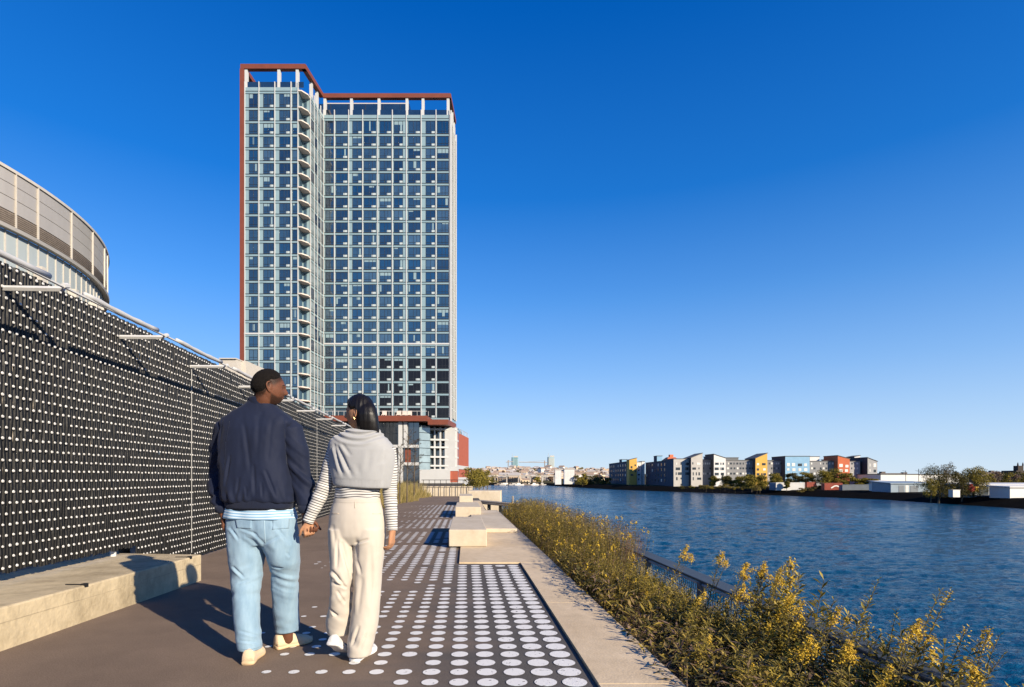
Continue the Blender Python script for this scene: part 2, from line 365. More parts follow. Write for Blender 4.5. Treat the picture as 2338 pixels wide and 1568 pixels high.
def block(a, b, xl0, w, h, label):
    t = MB(); k = -.086
    bm_poly = [(xl0,a),(xl0+w,a),(xl0+w+k*(b-a),b),(xl0+k*(b-a),b)]
    t.prism(bm_poly, .024, h)
    o = t.build('concrete_bench', m_conc2); bev(o, .012); return tag(o, label, 'bench', 'pale concrete block benches along the river edge')
block(9.0, 12.0, -1.03, .62, .30, 'nearest pale concrete block bench, long dark shadow on the dotted path beside it')
block(15.6, 18.6, -1.60, .72, .32, 'second pale concrete block bench, behind the nearest one')
block(22.5, 25.6, -2.15, .55, .40, 'farthest small concrete block bench, before the quay wall')

# big concrete seat at the left
t = MB()
f0, f1 = (-3.33,2.2),(-3.47,6.17)
t.prism([f0, f1, (-4.62,6.30), (-4.42,2.2)], -.05, .29)
o = t.build('bench_slab', m_benchc); bev(o, .014)
seat = thing('concrete_bench', 'long low weathered tan concrete bench under the black fence', 'bench', (-3.9,4.2,0)); o.name = 'seat'; 
o.parent = seat; o.matrix_parent_inverse = seat.matrix_basis.inverted()
m_form = M('form_line', (.36,.295,.195), .9, .3, 8)
for z in (.185,):
    q = MB(); fv = Vector((f1[0]-f0[0],f1[1]-f0[1],0)); L_ = fv.length; fv.normalize(); q.obox(Vector((*f0,0)),fv,Vector((fv.y,-fv.x,0)),.02,L_-.02,-.01,.002,z-.003,z+.003); q.build('form_line', m_form, seat)
m_steel = M('dark_steel', (.03,.03,.032), .5, .2, 8, metal=.6)
for y in (4.42, 5.95):
    q = MB(); x = -3.335-.035*(y-2.2); q.box(x-.03, x+.006, y-.02, y+.02, .272, .302); q.box(x-.16,x-.03,y-.008,y+.008,.29,.297); q.build('skate_stop', m_steel, seat)
q = MB(); q.box(-4.75,-4.58,6.42,6.62,0,.34); q.box(-4.78,-4.55,6.40,6.64,.34,.37); tag(q.build('footing_block', M('grey_block',(.32,.29,.26),.9)), 'small grey concrete block at the foot of the black fence', 'block')
# ================================================================== FENCE with dotted screen
m_black = M('black_slat', (.0055,.0055,.006), .5, .8, 14, .3, 60, spec=.25, stretch=(1,1,.15))
m_dot = M('white_dot', (.56,.555,.54), .8, .3, 25)
m_galv = M('white_metal', (.50,.50,.49), .45, .10, 6, .05, 60)
m_dirty = M('dull_metal', (.36,.36,.35), .6, .4, 9)
m_roll = M('white_roll', (.44,.44,.44), .6, .06, 8)
D0, D1 = 1.6, 22.0
fu = Vector((-.12,1,0)).normalized(); fn = Vector((fu.y,-fu.x,0))      # outward normal towards the path
def fpt(d, off, z): return Vector((fence_x(d), d, z))+fn*off
fence = thing('screen_fence', 'tall black slatted screen fence covered in rows of white dots', 'fence', (fence_x(6),6,0))
LEN = (D1-D0)*math.hypot(1,.12); PIT = .0372; ncol = int(LEN/PIT)
def fbot(d): return .40-.012*(d-3) if d < 6.35 else .03
sl = MB(); dots = MB(); fr = random.Random(11)
for i in range(ncol):
    d = D0+(i+.5)*PIT/math.hypot(1,.12)
    zb = fbot(d)+fr.uniform(-.012,.012); zt = 2.865+.005*d+fr.uniform(-.01,.006)
    w = PIT*.5
    prof = [(-w,-.008),(-w*.5,.006),(w*.4,.008),(w*.7,-.004),(w,-.010)]
    j = fr.uniform(-.003,.003); nz = 18
    vs = []
    for zi in range(nz+1):
        z = zb+(zt-zb)*zi/nz
        wob = .004*math.sin(z*23+i*2.1)+.003*math.sin(z*9+i*.7)
        for a, b in prof: vs.append(fpt(d, b+j+wob, z)+fu*a)
    m = len(prof)
    sl.add(vs, [(r*m+c, r*m+c+1, (r+1)*m+c+1, (r+1)*m+c) for r in range(nz) for c in range(m-1)])
    row = 0; z = .075+(.087 if i % 2 else 0)
    while z < 2.845+.005*d:
        if z > zb+.02:
            c = fpt(d, .0165, z+fr.uniform(-.003,.003))+fu*(-.004+fr.uniform(-.002,.002))
            r = .0116*fr.uniform(.88,1.1)*float(np.interp(d,[7,13],[1.08,.62]))
            if fr.random() > .018:
                # a little dome-shaped tab
                k = 8; ring = [c+fu*math.cos(2*math.pi*q/k)*r+Vector((0,0,1))*math.sin(2*math.pi*q/k)*r for q in range(k)]
                ring2 = [c+fn*.006+fu*math.cos(2*math.pi*q/k)*r*.75+Vector((0,0,1))*math.sin(2*math.pi*q/k)*r*.75 for q in range(k)]
                dots.add(ring+ring2, [(q,(q+1)%k,k+(q+1)%k,k+q) for q in range(k)]+[tuple(range(k,2*k))])
        z += .174
sl.build('slats', m_black, fence); dots.build('dots', m_dot, fence)
# posts behind and through the screen, arms, and the rolled white shade on its cable
def RZ(d): return 2.645+.007*d
arms = [3.05,4.44,6.03,7.7,9.5,11.3,13.2,15.2,17.2,19.3,21.4]
for i, d in enumerate(arms):
    q = MB(); q.tube([fpt(d,-.06,-.1), fpt(d,-.06,2.85)], .03, 8); q.build('post', m_galv, fence)
    q = MB(); a0, a1 = fpt(d,.0,RZ(d)), fpt(d,.46,RZ(d)+.01)
    q.tube([a0,a1], [(.021,.017)]*2, 4); q.build('arm', m_galv, fence)
for d in (7.7, 15.2):
    q = MB(); q.tube([fpt(d,.022,.1), fpt(d,.022,2.66)], .005, 6); q.build('seam_strip', m_dirty, fence)
q = MB(); q.tube([fpt(D0+t*(D1-D0)/30,.5,RZ(D0+t*(D1-D0)/30)+.01+.008*math.sin(t)) for t in range(31)], .012, 6); q.build('cable', m_galv, fence)
q = MB(); q.tube([fpt(D0,-.05,2.80), fpt(D1,-.05,2.95)], .02, 8); q.build('top_rail', m_galv, fence)
rolls = [(1.9,4.2),(4.62,5.8),(6.22,7.47),(7.9,9.1),(9.5,10.8),(11.2,12.5),(13.0,14.3),(14.8,16.2),(16.7,18.0),(18.5,20.0),(20.4,21.6)]
for a, b in rolls:
    q = MB(); ns = 10
    q.tube([fpt(a+(b-a)*t/ns,.5,RZ(a+(b-a)*t/ns)+.03-.012*math.sin(math.pi*t/ns)) for t in range(ns+1)], [.018]+[.025+.003*math.sin(t*2.3) for t in range(ns-1)]+[.026], 12)
    q.build('shade_roll', m_roll, fence, True)
for a, b in zip(rolls[:-1], rolls[1:]):
    q = MB(); s0, s1 = a[1], b[0]
    for t in (.45,):
        dd = s0+(s1-s0)*t; q.tube([fpt(dd-.03,.5,RZ(dd)+.01),fpt(dd+.03,.5,RZ(dd)+.03)], .022, 6)
    q.build('clamp', m_galv, fence)

# ================================================================== ARENA (curved metal building)
S0 = 45.0
acx, acy, AR = (-.9255-.689)*S0, 1.04*S0, .689*S0
def apt(ang, r, z): return (acx+math.cos(ang)*r, acy+math.sin(ang)*r, z)
m_panel = M('arena_metal', (.45,.41,.355), .42, .10, .25, spec=.5, metal=.35, stretch=(1,1,.2))
m_louv = M('arena_louvre', (.17,.14,.115), .7, .2, 3)
m_white = M('white_trim', (.46,.43,.385), .5, .06, 2)
m_frost = M('frosted_glass', (.33,.37,.37), .15, .06, .2, spec=.6)
m_line = M('dark_joint', (.06,.055,.05), .7)
arena = thing('arena', 'curved pale metal clad stadium with dark louvre band rising behind the fence', 'stadium', (acx,acy,0))
def band(name, r0, r1, z0, z1, mat, a0=-.9, a1=2.2, n=120, mi=None):
    q = MB(); vs = []
    for i in range(n+1):
        a = a0+(a1-a0)*i/n; vs += [apt(a,r0,z0),apt(a,r1,z1),apt(a,r1-.5,z1),apt(a,r0-.5,z0)]
    q.add(vs, [(4*i+k,4*i+4+k,4*i+4+(k+1)%4,4*i+(k+1)%4) for i in range(n) for k in range(4)])
    return q.build(name, mat, arena)
zs = [23.25,24.4,25.55,26.6]
for z0, z1 in zip(zs[:-1], zs[1:]): band('panel_band', AR-.02, AR, z0+.03, z1-.03, m_panel)
band('joint_backing', AR-.14, AR-.14, 22.0, 26.6, m_line)
band('roof_edge', AR+.12, AR+.12, 26.6, 26.85, m_white)
q = MB()
for k in range(9):
    z = 22.1+.13*k; vs = []; n = 120; break
    for i in range(n+1):
        a = -.9+3.1*i/n; vs += [apt(a,AR-.10,z+.07),apt(a,AR+.02,z)]
band('louvre_band', AR-.07, AR-.05, 22.06, 23.22, m_louv)
for k in range(6): band('louvre_slat', AR-.02, AR-.01, 22.2+.17*k, 22.24+.17*k, m_louv)
band('ledge', AR+.10, AR+.14, 21.75, 22.05, m_panel)
band('glass_band', AR-.45, AR-.45, 12.0, 21.75, m_frost)
# rise of the ground level drum below
q = MB(); q.prism([apt(-.9+3.1*i/60,AR-1.0,0)[:2] for i in range(61)], -.5, 18.0); q.build('drum', m_conc2, arena, False)
# vertical seams: angles that fall where the photograph has them
def ang_at(px):
    best = None
    for i in range(2000):
        a = -1.2+2.6*i/2000; x, y, _ = apt(a, AR, 0)
        p = CX+x/y*FPX
        if best is None or abs(p-px) < best[0]:
            # keep the near crossing
            if math.cos(a)*(-x)+math.sin(a)*(-y) > 0: best = (abs(p-px), a)
    return best[1]
sa = [ang_at(p) for p in (-75,35.5,86.6,163,211.4,238)]+[.55,.8,1.1,1.4]
for i, a in enumerate(sa):
    q = MB(); r = (AR+.10)
    wdt = .0014 if i > 1 else .0008
    q.prism([apt(a-wdt,AR-.1,0)[:2],apt(a-wdt,r,0)[:2],apt(a+wdt,r,0)[:2],apt(a+wdt,AR-.1,0)[:2]], 21.9, 26.6); q.build('rib', m_white, arena)
for i in range(46):
    a = -.5+i*.036
    q = MB(); q.prism([apt(a-.0016,AR-.5,0)[:2],apt(a-.0016,AR-.38,0)[:2],apt(a+.0016,AR-.38,0)[:2],apt(a+.0016,AR-.5,0)[:2]], 12, 21.75); q.build('mullion', m_white, arena)
for p in (91,168,214):
    a = ang_at(p); q = MB(); q.prism([apt(a-.007,AR-.4,0)[:2],apt(a-.007,AR+.35,0)[:2],apt(a+.007,AR+.35,0)[:2],apt(a+.007,AR-.4,0)[:2]], 12, 19.75 if p < 100 else 19.3); q.build('strut', m_white, arena)
q = MB(); d = 95; q.box(XP(500,d),XP(540,d),d,d+12,-1,ZP(820,d)); q.box(XP(502,d),XP(541,d),d-.3,d+12.3,ZP(820,d),ZP(817.5,d)); q.box(XP(531,d),XP(549,d),d+2,d+16,-1,ZP(818,d)+.02)
tag(q.build('low_building', m_white), 'small white flat roofed building between fence and tower', 'building')
# ================================================================== TOWER
DL, DR = 124.5, 134.0
m_tpanel = M('pale_green_panel', (.215,.305,.335), .25, .06, .3, spec=.5)
m_span = M('pale_spandrel', (.20,.29,.325), .22, .08, .4, spec=.5)
m_pier = M('white_pier', (.46,.465,.46), .6, .05, .5)
m_red = M('rust_red_metal', (.165,.045,.025), .55, .10, .6, .1, 3)
m_dk = M('dark_frame', (.022,.026,.030), .4, .2, 3)
m_slab = M('slab_concrete', (.58,.50,.44), .8, .08, .8)
m_grille = M('pale_grille', (.40,.46,.47), .5, .08, 4)
def glassmat(name, col, rough=.06, spec=.9, ior=1.85):
    m = M(name, col, rough, .35, .25, spec=spec, bump=.06, bscale=.8); m.node_tree.nodes['Principled BSDF'].inputs['IOR'].default_value = ior; return m
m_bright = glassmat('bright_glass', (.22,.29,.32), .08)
m_reflgl = glassmat('window_glass_dark_reflection', (.010,.010,.013), .12, .35, 1.45)  # near-black base colour stands in for buildings mirrored in the panes
m_gl = [glassmat('window_glass', (.022,.046,.072)), glassmat('window_glass_deep', (.012,.024,.040)), glassmat('window_glass_curtain', (.04,.075,.11)), glassmat('window_glass_blue', (.010,.035,.075)), m_bright, m_reflgl]
m_clear = glassmat('balustrade_glass', (.10,.16,.17), .05)
tower = thing('apartment_tower', 'tall glass apartment tower with white piers and a rust red roof frame', 'tower', (-40,140,0))
XL0, XLb, XLc = (549-CX)*DL/FPX, (681.5-CX)*DL/FPX, (697-CX)*DL/FPX
XR0, XR1 = (738-CX)*DR/FPX, (1028.5-CX)*DR/FPX
NY = 127.0                                            # back of the balcony notch
side_u = Vector((XR0-XLc, DR-DL, 0)).normalized(); side_n = Vector((side_u.y,-side_u.x,0))
def sidept(d): return (XLc+(XR0-XLc)*(d-DL)/(DR-DL), d)
ZT, ZTOPF, ZPAR = 94.4, 88.3, 90.4
inner = sidept(NY)
poly = [(XL0,DL),(XLb,DL),(XLb,NY),inner,(XR0,DR),(XR1,DR),(XR1+.25,144),(XL0,150)]
q = MB(); q.prism(poly, 12, 89.2); q.build('wall', m_tpanel, tower)
# crown: red frame beams, posts, the set-back roof house
q = MB()
def beam(a, b, z0, z1, th=.9):
    a = Vector((*a,0)); b = Vector((*b,0)); u = (b-a).normalized(); L_ = (b-a).length
    n_ = Vector((u.y,-u.x,0)); q.obox(a,u,n_,0,L_,-th,.12,z0,z1)
beam((XL0,DL),(XLc,DL),ZT-1.05,ZT); beam((XLc,DL+.02),(XR0,DR-.02),ZT-1.05,ZT-.01); beam((XR0,DR),(XR1,DR),ZT-1.05,ZT-.003)
beam((XR1,DR+.02),(XR1+.25,144),ZT-1.05,ZT-.012)
q.build('roof_frame', m_red, tower)
q = MB(); u_=Vector((0,-1,0)); q.obox(Vector((XL0,150,0)),u_,Vector((-1,0,0)),0,150-DL-.95,-.9,.1,ZT-1.05,ZT-.02); q.build('roof_frame', m_red, tower)
q = MB(); q.box(XL0-.12,XL0+.85,DL-.12,DL+.6,-.5,ZT-1.06); q.box(XL0-.12,XL0-.002,DL+.6,150,-.5,ZT-1.07); q.build('red_corner', m_red, tower)
for k in range(8): pass
def post(x, d):
    q = MB(); q.box(x-.32,x+.32,d+.08,d+.72,89.2,ZT-1.05); q.build('crown_post', m_pier, tower)
for s in (1.2,8.6,12.75): post(XL0+s, DL)
for s in (0.35,6.8,13.5,20.3,24.2,30.3): post(XR0+s, DR)
for d in (128.5,131.5): post(sidept(d)[0]-.6, d)
for d in (139,143): post(XR1-.2, d)
q = MB(); q.box(XR0-3,XR0+20.2,DR+4,DR+12,89.2,94.6); q.build('roof_house', m_gl[1], tower)
for i in range(14):
    q = MB(); x = XR0+.5+i*1.45; q.box(x-.05,x+.05,DR+3.93,DR+4,89.2,94.5)
    if i % 3 == 0: q.build('mullion', m_dk, tower)
q = MB(); q.box(XR0-2,XR0+19.6,DR+6,DR+11,94.6,96.2); q.build('roof_screen', m_white, tower)
q = MB()
for i in range(9): q.box(XL0+4.8+i*.68,XL0+5.1+i*.68,DL+6,DL+6.6,89.2,93.0)
q.box(XL0+4.6,XL0+10.6,DL+6.1,DL+6.5,92.2,92.5); q.build('roof_plant', m_white, tower)
q = MB(); q.box(XL0+4.6,XL0+10.8,DL+7,DL+10,89.2,92.0); q.build('roof_plant', m_slab, tower)

NFL = 23
ztop = [88.3]+[84.6-3.0*k for k in range(NFL)]        # tops of floors; the first one is taller
allwin = []
def windowmesh(o, u, n, a0, a1, z0, z1, kind, seed):
    r = random.Random(seed); q = MB(); w = a1-a0
    q.obox(o,u,n,a0,a1,-.02,.03,z0,z1,0)
    fr_ = .07
    q.obox(o,u,n,a0-fr_,a0,-.02,.08,z0-fr_,z1+fr_,1); q.obox(o,u,n,a1,a1+fr_,-.02,.08,z0-fr_,z1+fr_,1)
    q.obox(o,u,n,a0,a1,-.02,.075,z0-fr_,z0,1); q.obox(o,u,n,a0,a1,-.02,.075,z1,z1+fr_,1)
    zt = z0+.52
    q.obox(o,u,n,a0,a1,.03,.07,zt-.035,zt+.035,1)
    k = 3 if w > 2.2 else 2 if w > 1.3 else 1
    for i in range(1,k):
        a = a0+w*(i/k if k == 2 else (.42,.72)[i-1]); q.obox(o,u,n,a-.035,a+.035,.03,.072,z0,z1,1)
    if kind in (1,2) and w > 1.2:
        if kind == 1: q.obox(o,u,n,a1-w*.36,a1,.03,.065,z0,zt-.035,2)
        else: q.obox(o,u,n,a0,a0+w*.36,.03,.065,z0,zt-.035,2)
    if r.random() < .09:      # curtain or blind standing behind the glass
        b0 = a0+w*r.choice([0,.42,.72]); bw = w*r.uniform(.10,.26); q.obox(o,u,n,b0,min(a1,b0+bw),.03,.034,z0+.55,z1-r.choice([0,0,.2]),3)
    if r.random() < .16:
        b0 = a0+w*r.choice([0,0,.42]); q.obox(o,u,n,b0+.03,min(a1,b0+w*r.choice([.42,.58,1])),.03,.033,z1-r.uniform(.25,1.0),z1-.02,3)
    return q
def facade(o, u, n, zts, wins, piers, s0, s1, pd=.16, pw=.09, zmin=15.8, zcap=90.4):
    o = Vector((*o,0))
    sp = MB(); fl = MB()
    for i, zt in enumerate(zts):
        zb = zts[i+1] if i+1 < len(zts) else zt-3.0
        if i == 0: zb = 84.6
        sp.obox(o,u,n,s0,s1,-.02,.045,zt-.52,zt-.10,0)
        fl.obox(o,u,n,s0,s1,-.02,.09,zt-.09,zt+.04,0); fl.obox(o,u,n,s0,s1,-.02,.07,zt-.60,zt-.54,0)
        for j, (a0, a1, kind) in enumerate(wins):
            allwin.append((o,u,n,a0,a1,zb+.12,zt-.68,kind,i*97+j*13+int(o.x*7)))
    sp.build('spandrel', m_span, tower); fl.build('floor_line', m_dk, tower)
    for s in piers:
        q = MB(); q.obox(o,u,n,s-pw,s+pw,-.02,pd,zmin,zcap); q.build('pier', m_pier, tower)
UX, NYn = Vector((1,0,0)), Vector((0,-1,0))
facade((XR0,DR), UX, NYn, ztop, [(.62,2.56,0),(3.18,5.85,1),(7.2,9.33,1),(9.95,12.8,1),(13.8,16.45,1),(17.25,19.3,1),(20.75,23.5,1),(25.0,27.1,1),(27.75,30.4,0)],
       [.12,2.74,6.2,9.6,13.25,16.8,20.2,23.8,27.4,30.68], 0, 30.8)
facade((XL0,DL), UX, NYn, ztop, [(2.04,3.84,0),(5.27,7.48,1),(8.9,11.15,1),(11.85,12.8,0)], [1.02,4.2,7.78,11.45,13.0], .9, 13.1)
Ls = (Vector((XR0,DR,0))-Vector((*inner,0))).length
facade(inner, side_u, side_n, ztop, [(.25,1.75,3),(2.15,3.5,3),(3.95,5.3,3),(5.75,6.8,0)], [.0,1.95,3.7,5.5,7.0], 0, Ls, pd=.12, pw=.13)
Lr = 10.0; ur = Vector((.25,10,0)).normalized(); nr = Vector((ur.y,-ur.x,0))
facade((XR1,DR), ur, nr, ztop, [(1.0,3.0,0),(4.2,6.2,0),(7.4,9.2,0)], [.2,3.6,6.8,9.8], 0, Lr, pd=.3)
# parapet glass on the roof edges, and a white band at mid height
q = MB(); q.box(XR0+.1,XR1-.1,DR+.12,DR+.18,89.2,90.5); q.box(XL0+.9,XLc-.4,DL+.12,DL+.18,89.2,90.5); q.build('parapet_glass', m_gl[1], tower)
q = MB(); q.box(XR0,XR1+.01,DR-.18,DR-.02,33.42,33.78); q.box(XL0+.9,XLb,DL-.18,DL-.02,33.42,33.78); q.build('white_band', m_pier, tower)
q = MB(); q.box(XR1-.05,XR1+.35,DR-.34,DR+.1,-.5,89.2); q.build('corner_pier', m_pier, tower)
# balconies in the corner notch
for i, zt in enumerate(ztop[:-0] if False else ztop):
    z = zt if i == 0 else zt
    q = MB(); q.prism([(XLb+.05,DL-.25),(XLb+.75,DL-.25),(XLc+.25,DL+1.1),(inner[0]+.1,NY-.05),(XLb+.05,NY-.05)], z-.13, z+.13)
    b = q.build('balcony', m_slab, tower)
    if i == 0: continue
    q = MB(); pts = [(XLb+.15,DL-.2),(XLb+.72,DL-.2),(XLc+.2,DL+1.1),(inner[0]+.05,NY-.15)]
    for a, c in zip(pts[:-1], pts[1:]):
        a_, c_ = Vector((*a,0)), Vector((*c,0)); uu = (c_-a_).normalized(); nn = Vector((uu.y,-uu.x,0)); L_ = (c_-a_).length
        q.obox(a_,uu,nn,0,L_,-.01,.01,z+.16,z+1.05,0)
        q.obox(a_,uu,nn,0,L_,-.03,.03,z+1.06,z+1.12,1); q.obox(a_,uu,nn,-.03,.03,-.03,.03,z+.13,z+1.06,1)
    q.build('railing', [m_clear, m_white], b)
q = MB()
for zt in ztop: q.box(XLb+.25,XLb+.95,NY-.06,NY-.01,zt-2.8,zt-.55); q.box(XLb+.012,XLb+.05,DL+.4,NY-.4,zt-2.75,zt-.55)
q.build('balcony_doors', m_gl[2], tower)

# windows: the hundred that show largest are parts of their own, the rest one part
def wkey(w):
    o,u,n,a0,a1,z0,z1,k,s = w
    c = o+u*((a0+a1)/2); v = Vector((0,0,50))-Vector((c.x,c.y,50)); return (a1-a0)*(z1-z0)*abs(v.normalized().dot(n))/v.length**2
vis = [w for w in allwin]
vis.sort(key=wkey, reverse=True)
def gl_pick(w):
    r = random.Random(w[8]*31+5).random()
    if w[0].x > XR0-1 and w[2].y < -.9 and w[6] < 31 and w[3] > 13-(w[6] < 24)*3 and r < .85: return 5  # lower right panes get the painted dark reflection
    return 4 if w[7] == 3 and r < .8 else 0 if r < .42 else 1 if r < .66 else 2 if r < .80 else 3  # paler glass colour on the inner side wall stands in for reflected sky
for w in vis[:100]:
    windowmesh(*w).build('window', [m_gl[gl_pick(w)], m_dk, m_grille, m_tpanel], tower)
rest = MB()
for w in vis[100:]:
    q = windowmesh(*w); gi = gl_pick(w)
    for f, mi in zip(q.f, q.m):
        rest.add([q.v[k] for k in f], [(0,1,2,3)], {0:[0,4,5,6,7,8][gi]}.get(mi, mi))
o = rest.build('window', [m_gl[0], m_dk, m_grille, m_tpanel, m_gl[1], m_gl[2], m_gl[3], m_bright, m_reflgl], tower); o['kind'] = 'stuff'

# ------------------------------------------------ podium
PD = 122.0
pod = thing('podium', 'low podium with rust red band, dark glass and white concrete frames below the tower', 'building', (-25,125,0))
m_dglass = glassmat('podium_dark_glass', (.012,.014,.018), .08)
X = lambda p, d=PD: (p-CX)*d/FPX
Z = lambda y, d=PD: EYE-(y-HZ)*d/FPX
q = MB(); q.box(X(468),X(975),PD,DR-.4,Z(961),Z(948.5)); q.build('red_band', m_red, pod)
q = MB(); q.prism([(X(975),PD+1.2),(X(1021.5),PD+1.2),(X(1021.5)+.8,DR-.4),(X(975),DR-.4)],Z(968),Z(956)); q.build('red_band', m_red, pod)
q = MB(); q.box(X(470),X(953),PD+2,DR-.5,-.5,Z(961)-.01); q.build('dark_glass_wall', m_dglass, pod)
q = MB()
for p in (868,876,885,893,930,941): q.box(X(p)-.04,X(p)+.04,PD+1.93,PD+2,Z(1014),Z(961)-.02)
q.box(X(740),X(907),PD+1.9,PD+2,Z(988)-.05,Z(988)+.05)
q.build('mullion', m_dk, pod)
for a, b in ((907,916),(919,927)):
    q = MB(); q.box(X(a),X(b),PD+1.2,PD+1.98,-.5 if a == 907 else Z(1014),Z(961)-.02); q.build('pier', m_pier, pod)
q = MB(); q.box(X(895),X(953),PD+1.1,PD+1.97,Z(1021),Z(1014.5)); q.build('beam', m_pier, pod)
q = MB(); q.box(X(740),X(953),PD+1.6,PD+1.97,Z(1062),Z(1055)); q.box(X(470),X(905),PD+1.5,PD+1.98,-.5,Z(1062)-.01); q.build('base_wall', m_pier, pod)
q = MB(); q.box(X(921),X(934),PD+1.85,PD+1.98,Z(1055),Z(1022)); q.build('rust_panel', m_red, pod)
# blue glass corner
q = MB(); q.prism([(X(953.5),PD+2.2),(X(975),PD+4.4),(X(975),DR-.6),(X(953.5),DR-.6)],Z(1072),Z(968)-.02); q.build('glass_corner', m_bright, pod)
q = MB()
for yy in (985,1003,1021,1038,1055): q.prism([(X(953.5),PD+2.12),(X(975)+.08,PD+4.36),(X(975),PD+4.4),(X(953.5),PD+2.2)],Z(yy)-.06,Z(yy)+.06)
q.build('mullion', m_dk, pod)
# white frame with deep openings
q = MB(); q.box(X(975.5),X(1036),DR-1.2,DR+8,-.5,Z(969)-.02); q.build('recess_wall', m_gl[2], pod)
lev = [975,1000,1018,1041,1062,1072]
for yy in lev:
    q = MB(); q.prism([(X(975.5),PD+4.6),(X(1036),PD+6.2),(X(1036),DR-1.25),(X(975.5),DR-1.25)],Z(yy)-.2,Z(yy)+.2); q.build('floor_slab', m_pier, pod)
for i, p in enumerate((985,998,1010,1022,1034)):
    q = MB(); a = .36 if i < 3 else .7; y0 = PD+4.95+i*.35; q.box(X(p)-a*.45,X(p)+a*.45,y0,y0+.8,-.5,Z(970)); q.build('column', m_pier, pod)
r = random.Random(5)
for i, (a,b) in enumerate(((987.5,996),(1000,1007.5),(1013,1019),(1026,1031.5))):
    for k in range(4):
        if (i+k) % 3 == 2: continue
        q = MB(); q.box(X(a),X(b),PD+7.2,PD+7.3,Z(lev[k+1])+.35,Z(lev[k])-.5); q.build('opening', m_dglass, pod)
q = MB(); q.box(X(1011),X(1033),PD+5.7,DR-1.3,Z(1072),Z(971)); q.build('white_wall', m_pier, pod)
for a, b, t, u_, z in ():
    q = MB(); q.box(X(a),X(b),PD+5.9,PD+6.4,Z(u_),Z(t)); q.build('white_panel', m_pier, pod)
# red brick rear block along the water
def brickmat():
    m = M('red_brick', (.32,.085,.05), .85, .12, 1.5)
    return m
m_brick = brickmat()
xb0, db0, xb1, db1 = X(1042,130), 130.0, X(1070,150), 150.0
q = MB(); q.prism([(X(1034,130),130.2),(xb0,130),(xb1,150),(X(1034,130),150)],-.5,[Z(986,130)]*4); q.build('brick_block', m_brick, pod)
q = MB(); q.prism([(xb0-.3,129.9),(xb0+.12,129.86),(xb1+.15,150.1),(xb1-.3,150.1)],3.2,4.1); q.prism([(xb0-.3,129.9),(xb0+.10,129.88),(xb1+.13,150.1),(xb1-.3,150.1)],-.5,1.2); q.build('white_course', m_pier, pod)
q = MB(); q.box(X(1032.5,130),X(1042,130)-.02,129.0,130.1,-.5,Z(983,130)); q.build('stair_wall', m_pier, pod)
for yy in (1000,1027,1050):
    q = MB(); q.box(X(1034.5,130),X(1040.5,130),128.92,129,Z(yy+14,130),Z(yy,130)); q.build('opening', m_dglass, pod)
q = MB()
for t in range(9): q.tube([(xb0+(xb1-xb0)*t/8-.2,130+20*t/8,Z(986,130)),(xb0+(xb1-xb0)*t/8-.2,130+20*t/8,Z(986,130)+1.2)], .05, 4)
q.tube([(xb0-.2,130,Z(986,130)+1.2),(xb1-.2,150,Z(986,130)+1.2)], .06, 4); q.build('roof_rail', m_galv, pod)
q = MB(); q.box(X(958,118),X(1027,118),118,121.5,-.5,Z(1072,118)); q.box(X(1027,118)+.01,X(1062,118),119,121.6,-.5,Z(1101,118)); q.build('white_base', m_pier, pod)
q = MB(); q.box(X(1027.5,118.9),X(1044,118.9),118.9,121,Z(1101,118.9)+.02,Z(1075,118.9)); q.build('brick_block', m_brick, pod)
q = MB(); q.box(X(1026.5,118.9),X(1045,118.9),118.8,121.1,Z(1075,118.9)+.01,Z(1066,118.9)); q.build('white_course', m_pier, pod)
q = MB(); zt_ = Z(948.5)
for i in range(19): x = X(745)+i*1.25; q.box(x-.03,x+.03,PD+.5,PD+.56,zt_,zt_+1.0)
q.box(X(740),X(974),PD+.48,PD+.58,zt_+1.0,zt_+1.08); q.build('terrace_rail', m_galv, pod)
for p in (871,905,918,930):
    q = MB(); x = X(p); z = Z(948.5)
    q.box(x-.5,x+.5,PD+2,PD+2.9,z+.35,z+.5); q.box(x-.5,x+.5,PD+2.8,PD+2.95,z+.5,z+1.4)
    for sx in (-.45,.45):
        for sy in (.05,.85): q.box(x+sx-.05,x+sx+.05,PD+2+sy-.05,PD+2+sy+.05,z,z+.35)
    tag(q.build('terrace_chair', m_slab), 'pale terrace chair on the red podium band under the tower', 'chair', 'chairs on the podium terrace')

# quay walls at the end of the path
q = MB(); q.box(XP(962,34.2),XP(1078,34.2),34.2,34.6,-.5,ZP(1112,34.2)); q.box(XP(962,34.2),XP(1078,34.2),34.15,34.65,ZP(1112,34.2),ZP(1110,34.2))
w1 = q.build('wall_body', m_conc2); w0 = thing('quay_wall', 'long low pale concrete wall across the end of the path', 'wall', (-4,34.2,0)); w1.parent = w0; w1.matrix_parent_inverse = w0.matrix_basis.inverted()
for i in range(9):
    x = XP(966+i*13,33.9); q = MB(); q.tube([(x,34.05,0),(x,34.05,1.0)], .018, 6); q.build('rail_post', m_steel, w0)
q = MB(); q.tube([(XP(962,34),34.05,1.0),(XP(1078,34),34.05,1.0)], .018, 6); q.build('hand_rail', m_steel, w0)
q = MB(); q.box(XP(1068,31),XP(1144,31),31,33.6,WZ-.3,ZP(1120.5,31)); bev(q.build('quay_head', m_conc2), .04); o = COL.objects['quay_head']; tag(o, 'pale concrete block of the quay head standing in the water', 'wall')
